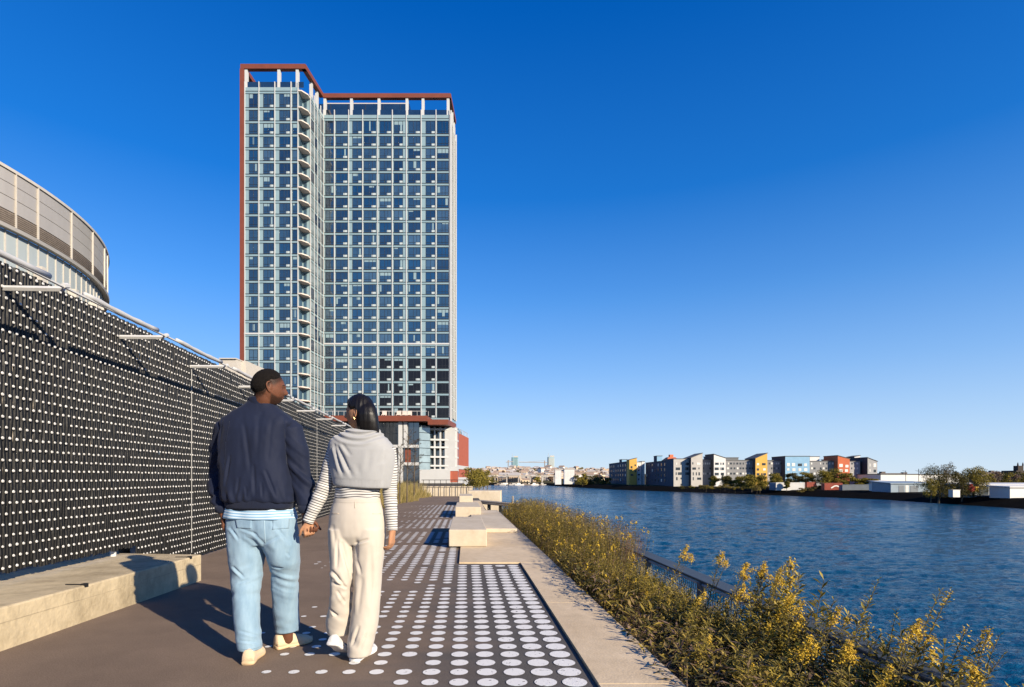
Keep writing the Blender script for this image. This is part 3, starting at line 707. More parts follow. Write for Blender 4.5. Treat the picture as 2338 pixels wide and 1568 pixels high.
# little pier
pier = thing('pier', 'narrow grey wooden pier on dark posts beyond the benches', 'pier', (XP(1130,28),28,-.5))
m_wood = M('grey_wood', (.26,.23,.20), .9, .25, 4, .3, 30, stretch=(.2,1,1))
def ppt(t): return Vector((XP(1088,29)+(XP(1196,27)-XP(1088,29))*t, 29-2.0*t, -.03-.12*t))
q = MB(); 
for i in range(24):
    a, b = ppt(i/24+.002), ppt((i+1)/24-.002); q.prism([(a.x,a.y-.55),(b.x,b.y-.55),(b.x,b.y+.55),(a.x,a.y+.55)],[a.z-.05]*4,[a.z]*4)
q.build('deck', m_wood, pier)
q = MB(); q.tube([ppt(0)+Vector((0,-.5,-.11)),ppt(1)+Vector((0,-.5,-.11))], .055, 6); q.tube([ppt(0)+Vector((0,.5,-.11)),ppt(1)+Vector((0,.5,-.11))], .055, 6); q.build('beam', m_wood, pier)
for t in (.28,.52,.80,.97):
    for s in (-.45,.45):
        p = ppt(t); q = MB(); q.tube([p+Vector((0,s,-.05)),Vector((p.x,p.y+s,WZ-.5))], .07, 8); q.build('pile', m_dk, pier)
q = MB(); p = ppt(.78); q.tube([p+Vector((0,.5,0)),p+Vector((0,.5,.34))], .05, 8); q.build('mooring_post', m_wood, pier)
# ================================================================== FAR BANK: coloured houses
def wall(name, col, **k): return M(name, col, .8, .08, .4, .0, **k)
mh = dict(navy=wall('navy_shade_wall',(.045,.055,.085)), yellow=wall('yellow_wall',(.58,.34,.075)), white=wall('white_wall',(.60,.59,.57)), grey=wall('grey_wall',(.30,.30,.30)),
          lgrey=wall('light_grey_wall',(.42,.40,.37)), dgrey=wall('dark_grey_wall',(.21,.21,.215)), blue=wall('blue_wall',(.21,.37,.52)), orange=wall('orange_wall',(.44,.115,.05)), dark=wall('painted_shade_side',(.05,.055,.065)))  # the dark and navy side colours have the shade put into them
m_win = M('far_window', (.04,.05,.06), .2, .5, .3); m_winl = M('far_window_blind', (.62,.60,.55), .5, .2, .3); m_roof = M('flat_roof', (.12,.12,.12), .9); m_tile = M('orange_tile', (.55,.16,.07), .8, .2, 1)
XX = lambda p, d: (p-CX)*d/FPX
ZZ = lambda y, d: EYE-(y-HZ)*d/FPX
HB = -3.9
def house(name, label, p0, p1, d, depth, yl, yr, mat, side=None, wins=(), swins=0, base=HB, roofm=None, grp=None, cat='house'):
    """front wall at distance d between picture columns p0..p1, roof line sloping from yl to yr"""
    x0, x1 = XX(p0,d), XX(p1,d); zl, zr = ZZ(yl,d), ZZ(yr,d)
    t = thing(name, label, cat, ((x0+x1)/2, d, base), grp)
    q = MB(); v = [(x0,d,base),(x1,d,base),(x1,d+depth,base),(x0,d+depth,base),(x0,d,zl),(x1,d,zr),(x1,d+depth,zr),(x0,d+depth,zl)]
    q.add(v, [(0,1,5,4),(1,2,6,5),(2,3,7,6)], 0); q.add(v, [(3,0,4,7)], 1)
    q.build('wall', [mh[mat], mh[side or mat]], t)  # left wall takes a darker colour that stands for its shade
    q = MB(); e = .25; q.add([(x0-e,d-e,zl),(x1+e,d-e,zr),(x1+e,d+depth,zr),(x0-e,d+depth,zl),(x0-e,d-e,zl+.3),(x1+e,d-e,zr+.3),(x1+e,d+depth,zr+.3),(x0-e,d+depth,zl+.3)],
                              [(3,2,1,0),(4,5,6,7),(0,1,5,4),(1,2,6,5),(2,3,7,6),(3,0,4,7)]); q.build('roof', roofm or m_roof, t)
    for (a, b, y0, y1, lit) in wins:
        q = MB(); q.box(XX(a,d),XX(b,d),d-.10,d+.05,ZZ(y1,d),ZZ(y0,d)); q.build('window', m_winl if lit else m_win, t)
    if swins:
        rows = 4; n = swins
        for i in range(n):
            for k in range(rows):
                yc = d+depth*(i+.5)/n; z = base+2.2+k*(min(zl,zr)-base-2.2)/rows
                if (i*3+k*7) % 11 == 3: continue
                q = MB(); q.box(x0-.10,x0+.05,yc-.9,yc+.9,z+.3,z+2.0); q.build('window', m_winl if (i*5+k*3) % 7 == 1 else m_win, t)
    return t
def grid(p0, p1, rows, cols, seed, h=4.2, w=.5, skip=.12, lit=.4):
    r = random.Random(seed); out = []; cw = (p1-p0)/cols
    for y in rows:
        for i in range(cols):
            if r.random() < skip: continue
            c = p0+cw*(i+.5)+r.uniform(-.12,.12)*cw; ww = cw*w*r.choice([.6,1,1.2])
            out.append((c-ww/2, c+ww/2, y-h/2, y+h/2, r.random() < lit))
    return out
# the rear block (fronts at about 380 m) and the front block (310 m)
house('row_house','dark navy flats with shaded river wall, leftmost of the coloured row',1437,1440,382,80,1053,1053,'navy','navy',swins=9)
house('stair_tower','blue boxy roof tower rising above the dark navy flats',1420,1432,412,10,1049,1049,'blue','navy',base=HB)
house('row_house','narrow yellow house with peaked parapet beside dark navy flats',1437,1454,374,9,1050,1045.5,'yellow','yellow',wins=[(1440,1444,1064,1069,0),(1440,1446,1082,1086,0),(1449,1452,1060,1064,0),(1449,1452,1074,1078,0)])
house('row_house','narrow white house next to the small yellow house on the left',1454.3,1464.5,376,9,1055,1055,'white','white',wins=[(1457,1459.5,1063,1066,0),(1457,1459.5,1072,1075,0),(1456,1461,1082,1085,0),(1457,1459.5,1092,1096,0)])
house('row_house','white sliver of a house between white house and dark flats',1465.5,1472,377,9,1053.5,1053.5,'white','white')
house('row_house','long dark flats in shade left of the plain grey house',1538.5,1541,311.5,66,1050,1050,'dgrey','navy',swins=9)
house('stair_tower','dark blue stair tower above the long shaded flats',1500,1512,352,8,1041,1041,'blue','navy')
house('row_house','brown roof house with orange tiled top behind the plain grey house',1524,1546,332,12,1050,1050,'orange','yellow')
q = MB(); d=332; q.add([(XX(1522,d),d-1,ZZ(1050,d)),(XX(1548,d),d-1,ZZ(1049,d)),(XX(1548,d),d+11,ZZ(1049,d)),(XX(1522,d),d+11,ZZ(1050,d)),(XX(1529,d),d+3,ZZ(1043,d)),(XX(1545,d),d+3,ZZ(1043,d)),(XX(1545,d),d+8,ZZ(1043,d)),(XX(1529,d),d+8,ZZ(1043,d))],[(0,1,5,4),(1,2,6,5),(2,3,7,6),(3,0,4,7),(4,5,6,7),(3,2,1,0)])
rf = [o for o in COL.objects if o.get('label','').startswith('brown roof')][0]; q.build('roof', m_tile, rf)
q = MB(); q.box(XX(1534,d),XX(1542,d),d+4,d+7,ZZ(1043,d)-.2,ZZ(1037,d)); q.build('chimney', m_tile, rf)
R4 = (1058,1069,1081,1093)
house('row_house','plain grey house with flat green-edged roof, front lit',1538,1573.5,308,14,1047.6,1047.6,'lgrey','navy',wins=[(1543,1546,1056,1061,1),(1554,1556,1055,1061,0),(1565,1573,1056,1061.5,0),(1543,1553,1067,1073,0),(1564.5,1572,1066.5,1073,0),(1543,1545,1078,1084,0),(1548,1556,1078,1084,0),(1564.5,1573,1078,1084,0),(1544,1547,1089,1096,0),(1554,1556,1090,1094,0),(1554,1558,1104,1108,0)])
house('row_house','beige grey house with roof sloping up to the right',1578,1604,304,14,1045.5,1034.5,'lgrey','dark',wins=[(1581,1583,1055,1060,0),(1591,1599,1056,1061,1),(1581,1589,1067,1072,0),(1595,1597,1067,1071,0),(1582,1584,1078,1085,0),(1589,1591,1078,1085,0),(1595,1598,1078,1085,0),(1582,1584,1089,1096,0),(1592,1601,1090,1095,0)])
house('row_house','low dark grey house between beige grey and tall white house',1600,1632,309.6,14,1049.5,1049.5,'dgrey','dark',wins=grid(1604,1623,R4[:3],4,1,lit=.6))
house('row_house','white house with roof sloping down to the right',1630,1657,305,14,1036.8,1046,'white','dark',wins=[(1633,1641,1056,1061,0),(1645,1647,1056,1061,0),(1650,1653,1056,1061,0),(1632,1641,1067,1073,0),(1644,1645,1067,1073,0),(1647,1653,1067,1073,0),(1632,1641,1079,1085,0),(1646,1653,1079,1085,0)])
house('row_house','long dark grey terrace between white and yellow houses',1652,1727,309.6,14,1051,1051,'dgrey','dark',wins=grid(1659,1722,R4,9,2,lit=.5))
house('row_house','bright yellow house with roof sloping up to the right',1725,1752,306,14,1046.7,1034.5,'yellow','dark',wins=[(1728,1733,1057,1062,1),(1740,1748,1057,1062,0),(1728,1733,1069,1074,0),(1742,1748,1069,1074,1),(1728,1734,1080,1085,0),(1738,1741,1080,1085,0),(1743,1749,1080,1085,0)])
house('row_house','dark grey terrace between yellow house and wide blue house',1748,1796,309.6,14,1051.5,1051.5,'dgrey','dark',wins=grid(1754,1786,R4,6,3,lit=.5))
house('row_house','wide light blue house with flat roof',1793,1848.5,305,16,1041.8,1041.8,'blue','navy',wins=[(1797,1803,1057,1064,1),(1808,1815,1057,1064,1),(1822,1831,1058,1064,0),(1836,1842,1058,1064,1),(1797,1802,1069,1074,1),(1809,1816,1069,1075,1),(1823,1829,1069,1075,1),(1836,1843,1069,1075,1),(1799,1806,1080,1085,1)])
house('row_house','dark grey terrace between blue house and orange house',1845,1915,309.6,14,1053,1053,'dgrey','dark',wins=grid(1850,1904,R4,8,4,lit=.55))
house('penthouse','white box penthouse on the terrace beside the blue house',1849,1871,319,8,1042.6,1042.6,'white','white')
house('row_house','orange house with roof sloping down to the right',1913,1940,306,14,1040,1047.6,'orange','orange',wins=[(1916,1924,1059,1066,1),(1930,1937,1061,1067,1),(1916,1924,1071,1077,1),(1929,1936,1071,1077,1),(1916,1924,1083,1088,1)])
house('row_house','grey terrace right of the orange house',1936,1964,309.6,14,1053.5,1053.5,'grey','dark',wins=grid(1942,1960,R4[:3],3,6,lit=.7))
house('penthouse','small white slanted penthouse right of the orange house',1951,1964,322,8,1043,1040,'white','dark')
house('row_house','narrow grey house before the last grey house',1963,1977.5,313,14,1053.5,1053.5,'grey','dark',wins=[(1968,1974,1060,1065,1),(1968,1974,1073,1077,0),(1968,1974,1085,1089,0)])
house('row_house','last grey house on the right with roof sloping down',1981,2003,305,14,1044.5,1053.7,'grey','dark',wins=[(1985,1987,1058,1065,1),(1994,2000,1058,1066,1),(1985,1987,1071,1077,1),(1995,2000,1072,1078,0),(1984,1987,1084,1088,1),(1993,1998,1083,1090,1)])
m_rail = M('roof_shed_grey', (.13,.14,.15), .6)
for p0, p1, y0, y1, d in ((1655,1686,1045,1051,322),(1785,1795,1043,1052,322),(1612,1618,1043,1050,320),(1884,1905,1049.5,1053,322)):
    q = MB(); q.box(XX(p0,d),XX(p1,d),d,d+4,ZZ(1056,d),ZZ(y0,d)); q.box(XX(p0-1,d),XX(p1+1,d),d-.4,d+4.4,ZZ(y0,d),ZZ(y0,d)+.3)
    tag(q.build('roof_shed', m_rail), 'small dark plant shed on a terrace roof', 'shed', 'plant sheds on the grey terraces')

# ---------------------------------------------- containers and sheds along the bank
m_cred = M('container_red', (.28,.07,.045), .7, .2, .6); m_cwhite = M('container_white', (.62,.61,.58), .6, .06, .4); m_cgrey = M('container_grey', (.15,.17,.19), .6, .15, .5); m_cblue = M('container_end', (.16,.22,.30), .6, .1, .5)
m_yel = M('shed_yellow', (.75,.46,.08), .7); m_shadegl = M('blue_grey_sheet', (.22,.28,.33), .5, .1, .3)
def container(label, p0, p1, y0, y1, d, mat, endm=None, depth=2.5, grp='shipping containers on the far bank'):
    x0, x1 = XX(p0,d), XX(p1,d); z0, z1 = ZZ(y1,d), ZZ(y0,d); n = max(6,int((x1-x0)/.35))
    t = thing('shipping_container', label, 'container', ((x0+x1)/2,d,z0), grp)
    q = MB(); vs = []
    for i in range(n*2+1):
        x = x0+(x1-x0)*i/(2*n); y = d+(.10 if i % 2 else 0); vs += [(x,y,z0),(x,y,z1)]
    q.add(vs, [(2*i,2*i+2,2*i+3,2*i+1) for i in range(2*n)]); q.box(x0,x1,d+.12,d+depth,z0,z1); q.build('body', mat, t)
    q = MB(); q.box(x0-.06,x1+.06,d-.05,d+.13,z1-.02,z1+.14); q.box(x0-.06,x1+.06,d-.05,d+.13,z0-.05,z0+.1)
    for x in (x0,x1): q.box(x-.07,x+.07,d-.05,d+.13,z0+.1,z1-.02)
    q.build('frame', mat, t)
    q = MB(); q.box(x0-.05,x0-.003,d+.2,d+depth-.1,z0+.1,z1-.1); q.build('end_door', endm or mat, t)
    return t
container('long white shipping container below the yellow house', 1772,1837,1102,1119,228,m_cwhite,m_cblue,6)
container('short rusty red container raised behind the white one', 1843,1863.6,1101,1112.5,232,m_cred)
t = container('rusty red container with a white painted swoosh', 1883,1923,1103.2,1120,222,m_cred)
q = MB(); d = 222-.08
pts = [(1897,1113),(1900,1111),(1905,1108.2),(1911,1107.6),(1917,1110),(1921,1112),(1922,1114),(1916,1112.5),(1910,1110),(1905,1111),(1901,1114),(1898,1115)]
q.add([(XX(a,d),d,ZZ(b,d)) for a,b in pts]+[(XX(a,d),d+.07,ZZ(b,d)) for a,b in pts],[tuple(range(11,-1,-1))]+[(i,(i+1)%12,12+(i+1)%12,12+i) for i in range(12)]); q.build('painted_mark', m_cwhite, t)
container('dull grey container in shade right of the red swoosh one', 1924,1992,1107,1121.5,216,m_cgrey)
container('white container with dark shadow at the end of the row', 1994,2024,1105.6,1122,205,m_cwhite)
def shed(name, label, p0, p1, y0, y1, d, depth, mat, roofmat=None, slope=0, doors=()):
    x0, x1 = XX(p0,d), XX(p1,d); z0, z1 = ZZ(y1,d), ZZ(y0,d); t = thing(name, label, 'shed', ((x0+x1)/2,d,z0))
    q = MB(); q.prism([(x0,d),(x1,d),(x1,d+depth),(x0,d+depth)], min(z0,-4.3), [z1,z1,z1+slope,z1+slope]); q.build('wall', mat, t)
    q = MB(); e = .4; v = [(x0-e,d-e,z1+.01),(x1+e,d-e,z1+.01),(x1+e,d+depth+e,z1+slope+.01),(x0-e,d+depth+e,z1+slope+.01)]; q.add(v+[(a,b,c+.3) for a,b,c in v],[(3,2,1,0),(4,5,6,7),(0,1,5,4),(1,2,6,5),(2,3,7,6),(3,0,4,7)]); q.build('roof', roofmat or mat, t)
    for a, b, c, e2, dm in doors:
        q = MB(); q.box(XX(a,d),XX(b,d),d-.08,d+.02,ZZ(e2,d),ZZ(c,d)); q.build('door', dm, t)
    return t
shed('warehouse','long white warehouse hall behind the sheds',2011,2190,1083,1110,290,25,m_cwhite,m_roof,0)
shed('workshop','low workshop with blue grey sheet roof and dark doors',2034,2130,1104.5,1127,190,10,m_shadegl,m_shadegl,.6,
     [(2052,2064,1108,1125,m_cgrey),(2067,2074,1108,1125,m_winl),(2078,2096,1109,1126,m_cgrey)])
shed('small_shed','small white shed with a dark window strip',1998,2036,1099.5,1113,222,8,m_cwhite,m_cwhite,.3,[(2008,2026,1103.5,1107,m_win)])
shed('garage_row','long low garage row with pale roof and dark doors on the right bank',2214,2420,1108.5,1131,150,10,m_cgrey,m_cwhite,.4,
     [(2220,2234,1110,1121,m_yel),(2236,2256,1111,1129,m_win),(2263,2282,1111,1129,m_cgrey),(2286,2305,1111,1130,m_win)])
shed('white_tank_shed','bright white shed at the right edge of the far bank',2306,2420,1113,1136,139,6,m_cwhite,m_cwhite,.2)
q = MB(); d = 142; q.box(XX(2176,d),XX(2192,d),d,d+1.5,ZZ(1135,d),ZZ(1119,d)); q.box(XX(2175,d),XX(2193,d),d-.06,d+1.56,ZZ(1119,d),ZZ(1118,d)); tag(q.build('cabinet', m_winl), 'pale metal cabinet between the trees on the right bank', 'cabinet')
def church():
    d = 420; t = thing('church_tower', 'dark church tower with corner pinnacles on the right horizon', 'tower', (XX(2332,d),d,0))
    m = M('dark_stone',(.05,.04,.035),.9); q = MB(); q.box(XX(2324.5,d),XX(2337,d),d,d+4,-4,ZZ(1063,d)); q.box(XX(2318,d),XX(2350,d),d-1,d+12,-4,ZZ(1074,d)); q.build('tower_body', m, t)
    for p in (2325,2336.5):
        q = MB(); x = XX(p,d); q.tube([(x,d+.4,ZZ(1063,d)),(x,d+.4,ZZ(1059,d)),(x,d+.4,ZZ(1055,d))],[.55,.45,.05],6); q.build('pinnacle', m, t)
church()
for p in (2097.5,2068):
    d = 200; q = MB(); x = XX(p,d); q.tube([(x,d,-4),(x,d,ZZ(1074 if p < 2080 else 1070,d))],.09,6); q.tube([(x,d,ZZ(1076,d)),(x-1.2,d,ZZ(1074,d))],.05,5)
    tag(q.build('light_pole', m_dk), 'thin dark pole by the white warehouse', 'pole', 'poles by the warehouse')
for p0, p1, y0, d in ((2010,2060,1080,420),(2060,2130,1081.5,420),(2240,2262,1078,500),(2262,2306,1077,500),(2306,2340,1079,500)):
    q = MB(); q.box(XX(p0,d),XX(p1,d),d,d+14,-4,ZZ(y0,d)); q.box(XX(p0,d)+3,XX(p0,d)+6,d+3,d+6,ZZ(y0,d),ZZ(y0,d)+1.2)
    tag(q.build('flat_building', M('far_brown',(.12,.10,.09),.9)), 'low dark flat roofed building far behind the right bank', 'building', 'far flat buildings on the right')

# ---------------------------------------------- town at the head of the river
m_th = [M('town_cream',(.66,.54,.38),.85,.1,.1), M('town_white',(.74,.70,.63),.85,.08,.1), M('town_tan',(.48,.36,.25),.85,.1,.1), M('town_grey',(.36,.33,.30),.85,.1,.1)]
m_tr = [M('town_roof',(.22,.18,.15),.9), M('town_roof_red',(.30,.22,.17),.9), M('town_roof_grey',(.42,.39,.36),.9)]
m_tw = M('town_window',(.07,.07,.08),.4)
tr = random.Random(21)
protos = []
for i in range(8):
    w, dp, h = tr.uniform(8,14), tr.uniform(8,12), tr.uniform(6,10); q = MB()
    q.box(-w/2,w/2,-dp/2,dp/2,-3,h,0)
    if i % 3: q.add([(-w/2-.4,-dp/2-.4,h),(w/2+.4,-dp/2-.4,h),(w/2+.4,dp/2+.4,h),(-w/2-.4,dp/2+.4,h),(-w/2-.4,0,h+2.6),(w/2+.4,0,h+2.6)],[(0,1,5,4),(2,3,4,5),(1,2,5),(3,0,4),(3,2,1,0)],1)
    else: q.box(-w/2-.3,w/2+.3,-dp/2-.3,dp/2+.3,h,h+.4,1); q.box(-1.5,1.5,-1,1.5,h+.4,h+2,0)
    for k in range(int(h//3)):
        for j in range(int(w//3)): q.box(-w/2+1+j*3,-w/2+2.2+j*3,-dp/2-.06,-dp/2+.02,1+k*3,2.5+k*3,2)
    protos.append(q.mesh('town_house_mesh', [m_th[i % 4], m_tr[i % 3], m_tw]))
cnt = 0
while cnt < 290:
    d = 545+640*tr.random()**1.15; p = tr.uniform(1040,1400) 
    if p > 1235 and d < 640 and p < 1400: continue
    x = XX(p,d); o = bpy.data.objects.new('town_house', protos[tr.randrange(8)]); COL.objects.link(o)
    o.location = (x,d,hill_z(x,d)); o.rotation_euler = (0,0,tr.choice([-.5,-.2,.1,.4,.8])); s = tr.uniform(.45,.85); o.scale = (s,s,s*tr.uniform(.85,1.25))
    tag(o, 'small pale house on the far hillside', 'house', 'pale houses on the far hillside'); cnt += 1
# beyond those, the town reads as one mass of small pale houses
q = MB(); sr = random.Random(33)
for i in range(900):
    d = 560+700*sr.random(); p = sr.uniform(1062,1420); x = XX(p,d)
    if p > 1235 and d < 640: continue
    z = hill_z(x,d)-1; w = sr.uniform(2,4.5); h = sr.uniform(2.5,7); y0 = d; c = sr.randrange(4)
    q.box(x-w,x+w,y0,y0+sr.uniform(5,9),z-2,z+h,c); q.add([(x-w-.3,y0-.3,z+h),(x+w+.3,y0-.3,z+h),(x+w+.3,y0+6,z+h),(x-w-.3,y0+6,z+h),(x-w,y0+3,z+h+1.8),(x+w,y0+3,z+h+1.8)],[(0,1,5,4),(2,3,4,5),(1,2,5),(3,0,4)],4+sr.randrange(3))
    for k in range(2): q.box(x-w*.6+k*w*.8,x-w*.2+k*w*.8,y0-.08,y0+.02,z+h*.3,z+h*.7,7)
stuff(q.build('far_town', m_th+m_tr+[m_tw]), 'mass of small pale houses covering the far hillside', 'town')
def block_tower(label, p0, p1, y0, d, mat, wm, n, rows, base=None, dark=None):
    x0, x1 = XX(p0,d), XX(p1,d); z1 = ZZ(y0,d); z0 = hill_z(0,d)-2 if base is None else base; dp = (x1-x0)*.9
    t = thing('apartment_block', label, 'building', ((x0+x1)/2,d,z0)); q = MB(); q.box(x0,x1,d,d+dp,z0,z1); q.build('wall', mat, t)
    q = MB(); q.box(x0-.4,x1+.4,d-.4,d+dp+.4,z1,z1+.8); q.build('roof', m_tr[2], t)
    q = MB()
    for r_ in range(rows):
        for c in range(n):
            a = x0+(x1-x0)*(c+.25)/n; b = x0+(x1-x0)*(c+.7)/n; zz_ = z0+4+(z1-z0-5)*r_/rows; q.box(a,b,d-.1,d+.05,zz_+.7,zz_+(z1-z0-5)/rows*.65)
    q.build('window', wm, t); return t
block_tower('left one of two white riverside blocks with dark side wall',1267.5,1281.5,1072.8,408,mh['white'],m_win,3,6,-4)
block_tower('right one of two white riverside blocks, taller with grey roof edge',1288.5,1311.5,1071,426,mh['white'],m_win,4,6,-4)
block_tower('tan apartment block between the two glass towers on the skyline',1192,1203,1068.5,900,m_th[0],m_tw,4,8)
block_tower('grey slab block left of the first glass tower',1148,1162,1072.5,900,m_th[3],m_tw,5,7)
m_gt = M('skyline_glass', (.16,.30,.34), .2, .3, .05, stretch=(1,1,.3)); m_gt2 = M('skyline_glass_pale', (.30,.40,.42), .25, .25, .06, stretch=(1,1,.3))
def glass_tower(label, p0, p1, y0, d, m):
    x0, x1 = XX(p0,d), XX(p1,d); z1 = ZZ(y0,d); t = thing('glass_tower', label, 'tower', ((x0+x1)/2,d,0)); w = x1-x0
    q = MB(); q.prism([(x0,d+3),(x0+w*.12,d),(x1-w*.1,d),(x1,d+4),(x1,d+w),(x0,d+w)],0,z1-1); q.build('shaft', m, t)
    q = MB()
    for k in range(26): q.prism([(x0-.2,d+2.8),(x0+w*.12,d-.2),(x1-w*.1,d-.2),(x1+.2,d+4),(x1,d+w),(x0,d+w)],8+k*(z1-12)/26,8.7+k*(z1-12)/26)
    q.build('floor_bands', m_gt2 if m is m_gt else m_white, t)
    q = MB(); q.box(x0+w*.35,x1-.3,d+2,d+w*.7,z1-1,z1+2.5); q.build('crown', m_white, t)
    q = MB(); q.tube([(x0+w*.1,d+4,z1-1),(x0+w*.1,d+4,z1+9)],[.5,.2],5); q.build('mast', m_tr[2], t); return t
glass_tower('left blue green glass tower on the far skyline',1168,1183,1043,1400,m_gt)
glass_tower('right pale glass tower under construction on the far skyline',1250.5,1266,1042,1400,m_gt2)
def crane(label, pm, yt, pj0, pj1, d):
    t = thing('tower_crane', label, 'crane', (XX(pm,d),d,0)); x = XX(pm,d); zt = ZZ(yt,d); q = MB(); q.box(x-1,x+1,d-1,d+1,0,zt); q.build('mast', m_tr[0], t)
    q = MB(); q.tube([(XX(pj0,d),d,zt+.3),(XX(pj1,d),d,zt+1.5)],.9,4); q.build('jib', m_white, t)
    q = MB(); q.box(x-1.2,x+1.2,d-1,d+1,zt,zt+5); q.tube([(x,d,zt+5),(XX((pj0+3*pj1)/4,d),d,zt+1.5)],.25,4); q.build('cab', m_tr[1], t)
crane('left tower crane with short jib beside the first glass tower',1160.3,1055,1155,1172,1380)
crane('right tower crane with long jib between the two glass towers',1243.5,1056,1250,1184,1380)
br = thing('bridge', 'long low white bridge deck across the head of the river', 'bridge', (0,540,0)); d = 540
q = MB(); q.box(XX(1070,d),XX(1300,d),d,d+6,ZZ(1087.5,d),ZZ(1085.5,d)); q.build('deck', m_white, br)
for i in range(9):
    q = MB(); x = XX(1076+i*27,d); q.box(x-.6,x+.6,d+1,d+5,WZ,ZZ(1087.5,d)); q.build('bridge_pier', m_th[3], br)
for i in range(11):
    p = 1138+i*10+tr.uniform(-3,3); d = 507+tr.uniform(0,4); w = tr.uniform(1,3); x = XX(p,d); q = MB(); l = tr.uniform(2,6)
    q.prism([(x-l,d),(x+l,d-.2),(x+l*1.2,d+1),(x+l,d+2),(x-l,d+2)],WZ,WZ+1.0); q.box(x-l*.5,x+l*.3,d+.4,d+1.6,WZ+1,WZ+2.2)
    tag(q.build('boat', [m_tr[0],m_white,m_th[1]][i % 3]), 'small moored boat at the far waterfront', 'boat', 'boats moored at the far waterfront')
# ================================================================== VEGETATION
L_gold = leafmat('goldenrod_leaf', [(.065,.058,.012),(.235,.185,.028),(.39,.295,.045),(.48,.36,.10),(.14,.125,.022)], .25)
L_under = leafmat('undergrowth_leaf', [(.04,.038,.011),(.12,.10,.02),(.22,.165,.030),(.36,.26,.048),(.21,.145,.06),(.075,.07,.016)], .2)
L_dry = leafmat('dry_leaf', [(.16,.10,.07),(.24,.16,.11),(.12,.075,.05)], .2)
L_flow = leafmat('goldenrod_flower', [(.42,.27,.02),(.62,.42,.04),(.52,.33,.03)], .2)
L_stem = M('plant_stem', (.11,.085,.035), .8, .3, 20)
L_tree = leafmat('tree_leaf', [(.09,.085,.016),(.20,.165,.028),(.32,.24,.038),(.15,.13,.024)], .22)
L_dark = leafmat('tree_leaf_dark', [(.035,.036,.011),(.09,.08,.02),(.17,.13,.032)], .18)
L_grass = leafmat('grass_blade', [(.16,.13,.04),(.30,.23,.08),(.40,.31,.13),(.14,.13,.035)], .25)
m_bark = M('bark', (.09,.07,.05), .9, .3, 8, .4, 30)

def leaf(q, p, dirv, up, ln, w, droop, mi=0):
    """a narrow blade folded once and drooping at the tip"""
    dirv = dirv.normalized(); s = dirv.cross(up)
    if s.length < 1e-4: s = Vector((1,0,0))
    s.normalize(); m = p+dirv*ln*.5+Vector((0,0,-droop*ln*.12)); t = p+dirv*ln*.95+Vector((0,0,-droop*ln*.5))
    q.add([p, m-s*w*.5, m+s*w*.5, t], [(0,1,3,2)], mi)
def goldenrod(q_st, q_lf, q_fl, base, tip, r, leaves=46, ll=.085, flower=0, stemr=.0035):
    base, tip = Vector(base), Vector(tip); h = (tip-base).length
    mid = (base+tip)/2+Vector((r.uniform(-.04,.0),r.uniform(-.03,.03),h*.10))
    def at(t): return base*(1-t)**2+mid*2*t*(1-t)+tip*t*t
    q_st.tube([at(t/7) for t in range(8)], [stemr*(1-.65*t/7) for t in range(8)], 5)
    for i in range(leaves):
        t = .12+.88*(i+r.random())/leaves; p = at(min(t,1)); a = i*2.4+r.uniform(-.4,.4)
        out = Vector((math.cos(a),math.sin(a),.35+.7*t)); ln = ll*(1.15-.75*t)*r.uniform(.7,1.25)
        leaf(q_lf, p, out, Vector((0,0,1)), ln, ln*.19, r.uniform(.2,1.3))
    if flower:
        n = int(150*flower)
        for i in range(n):
            t = 1-.17*r.random()**1.2; sp = .019*(1-(t-.8)/.25)+.007; p = at(min(1,t))+Vector((r.gauss(0,1)*sp*.8,r.gauss(0,1)*sp*.8,r.gauss(0,1)*.010+.012))
            s = r.uniform(.004,.0085); d1 = Vector((r.uniform(-1,1),r.uniform(-1,1),r.uniform(-.3,1))).normalized(); d2 = d1.orthogonal().normalized()
            q_fl.add([p-d1*s,p-d2*s*.6,p+d1*s,p+d2*s*.6],[(0,1,2,3)])
    return at
gr = random.Random(17)
GP = 'goldenrod plants along the river edge'
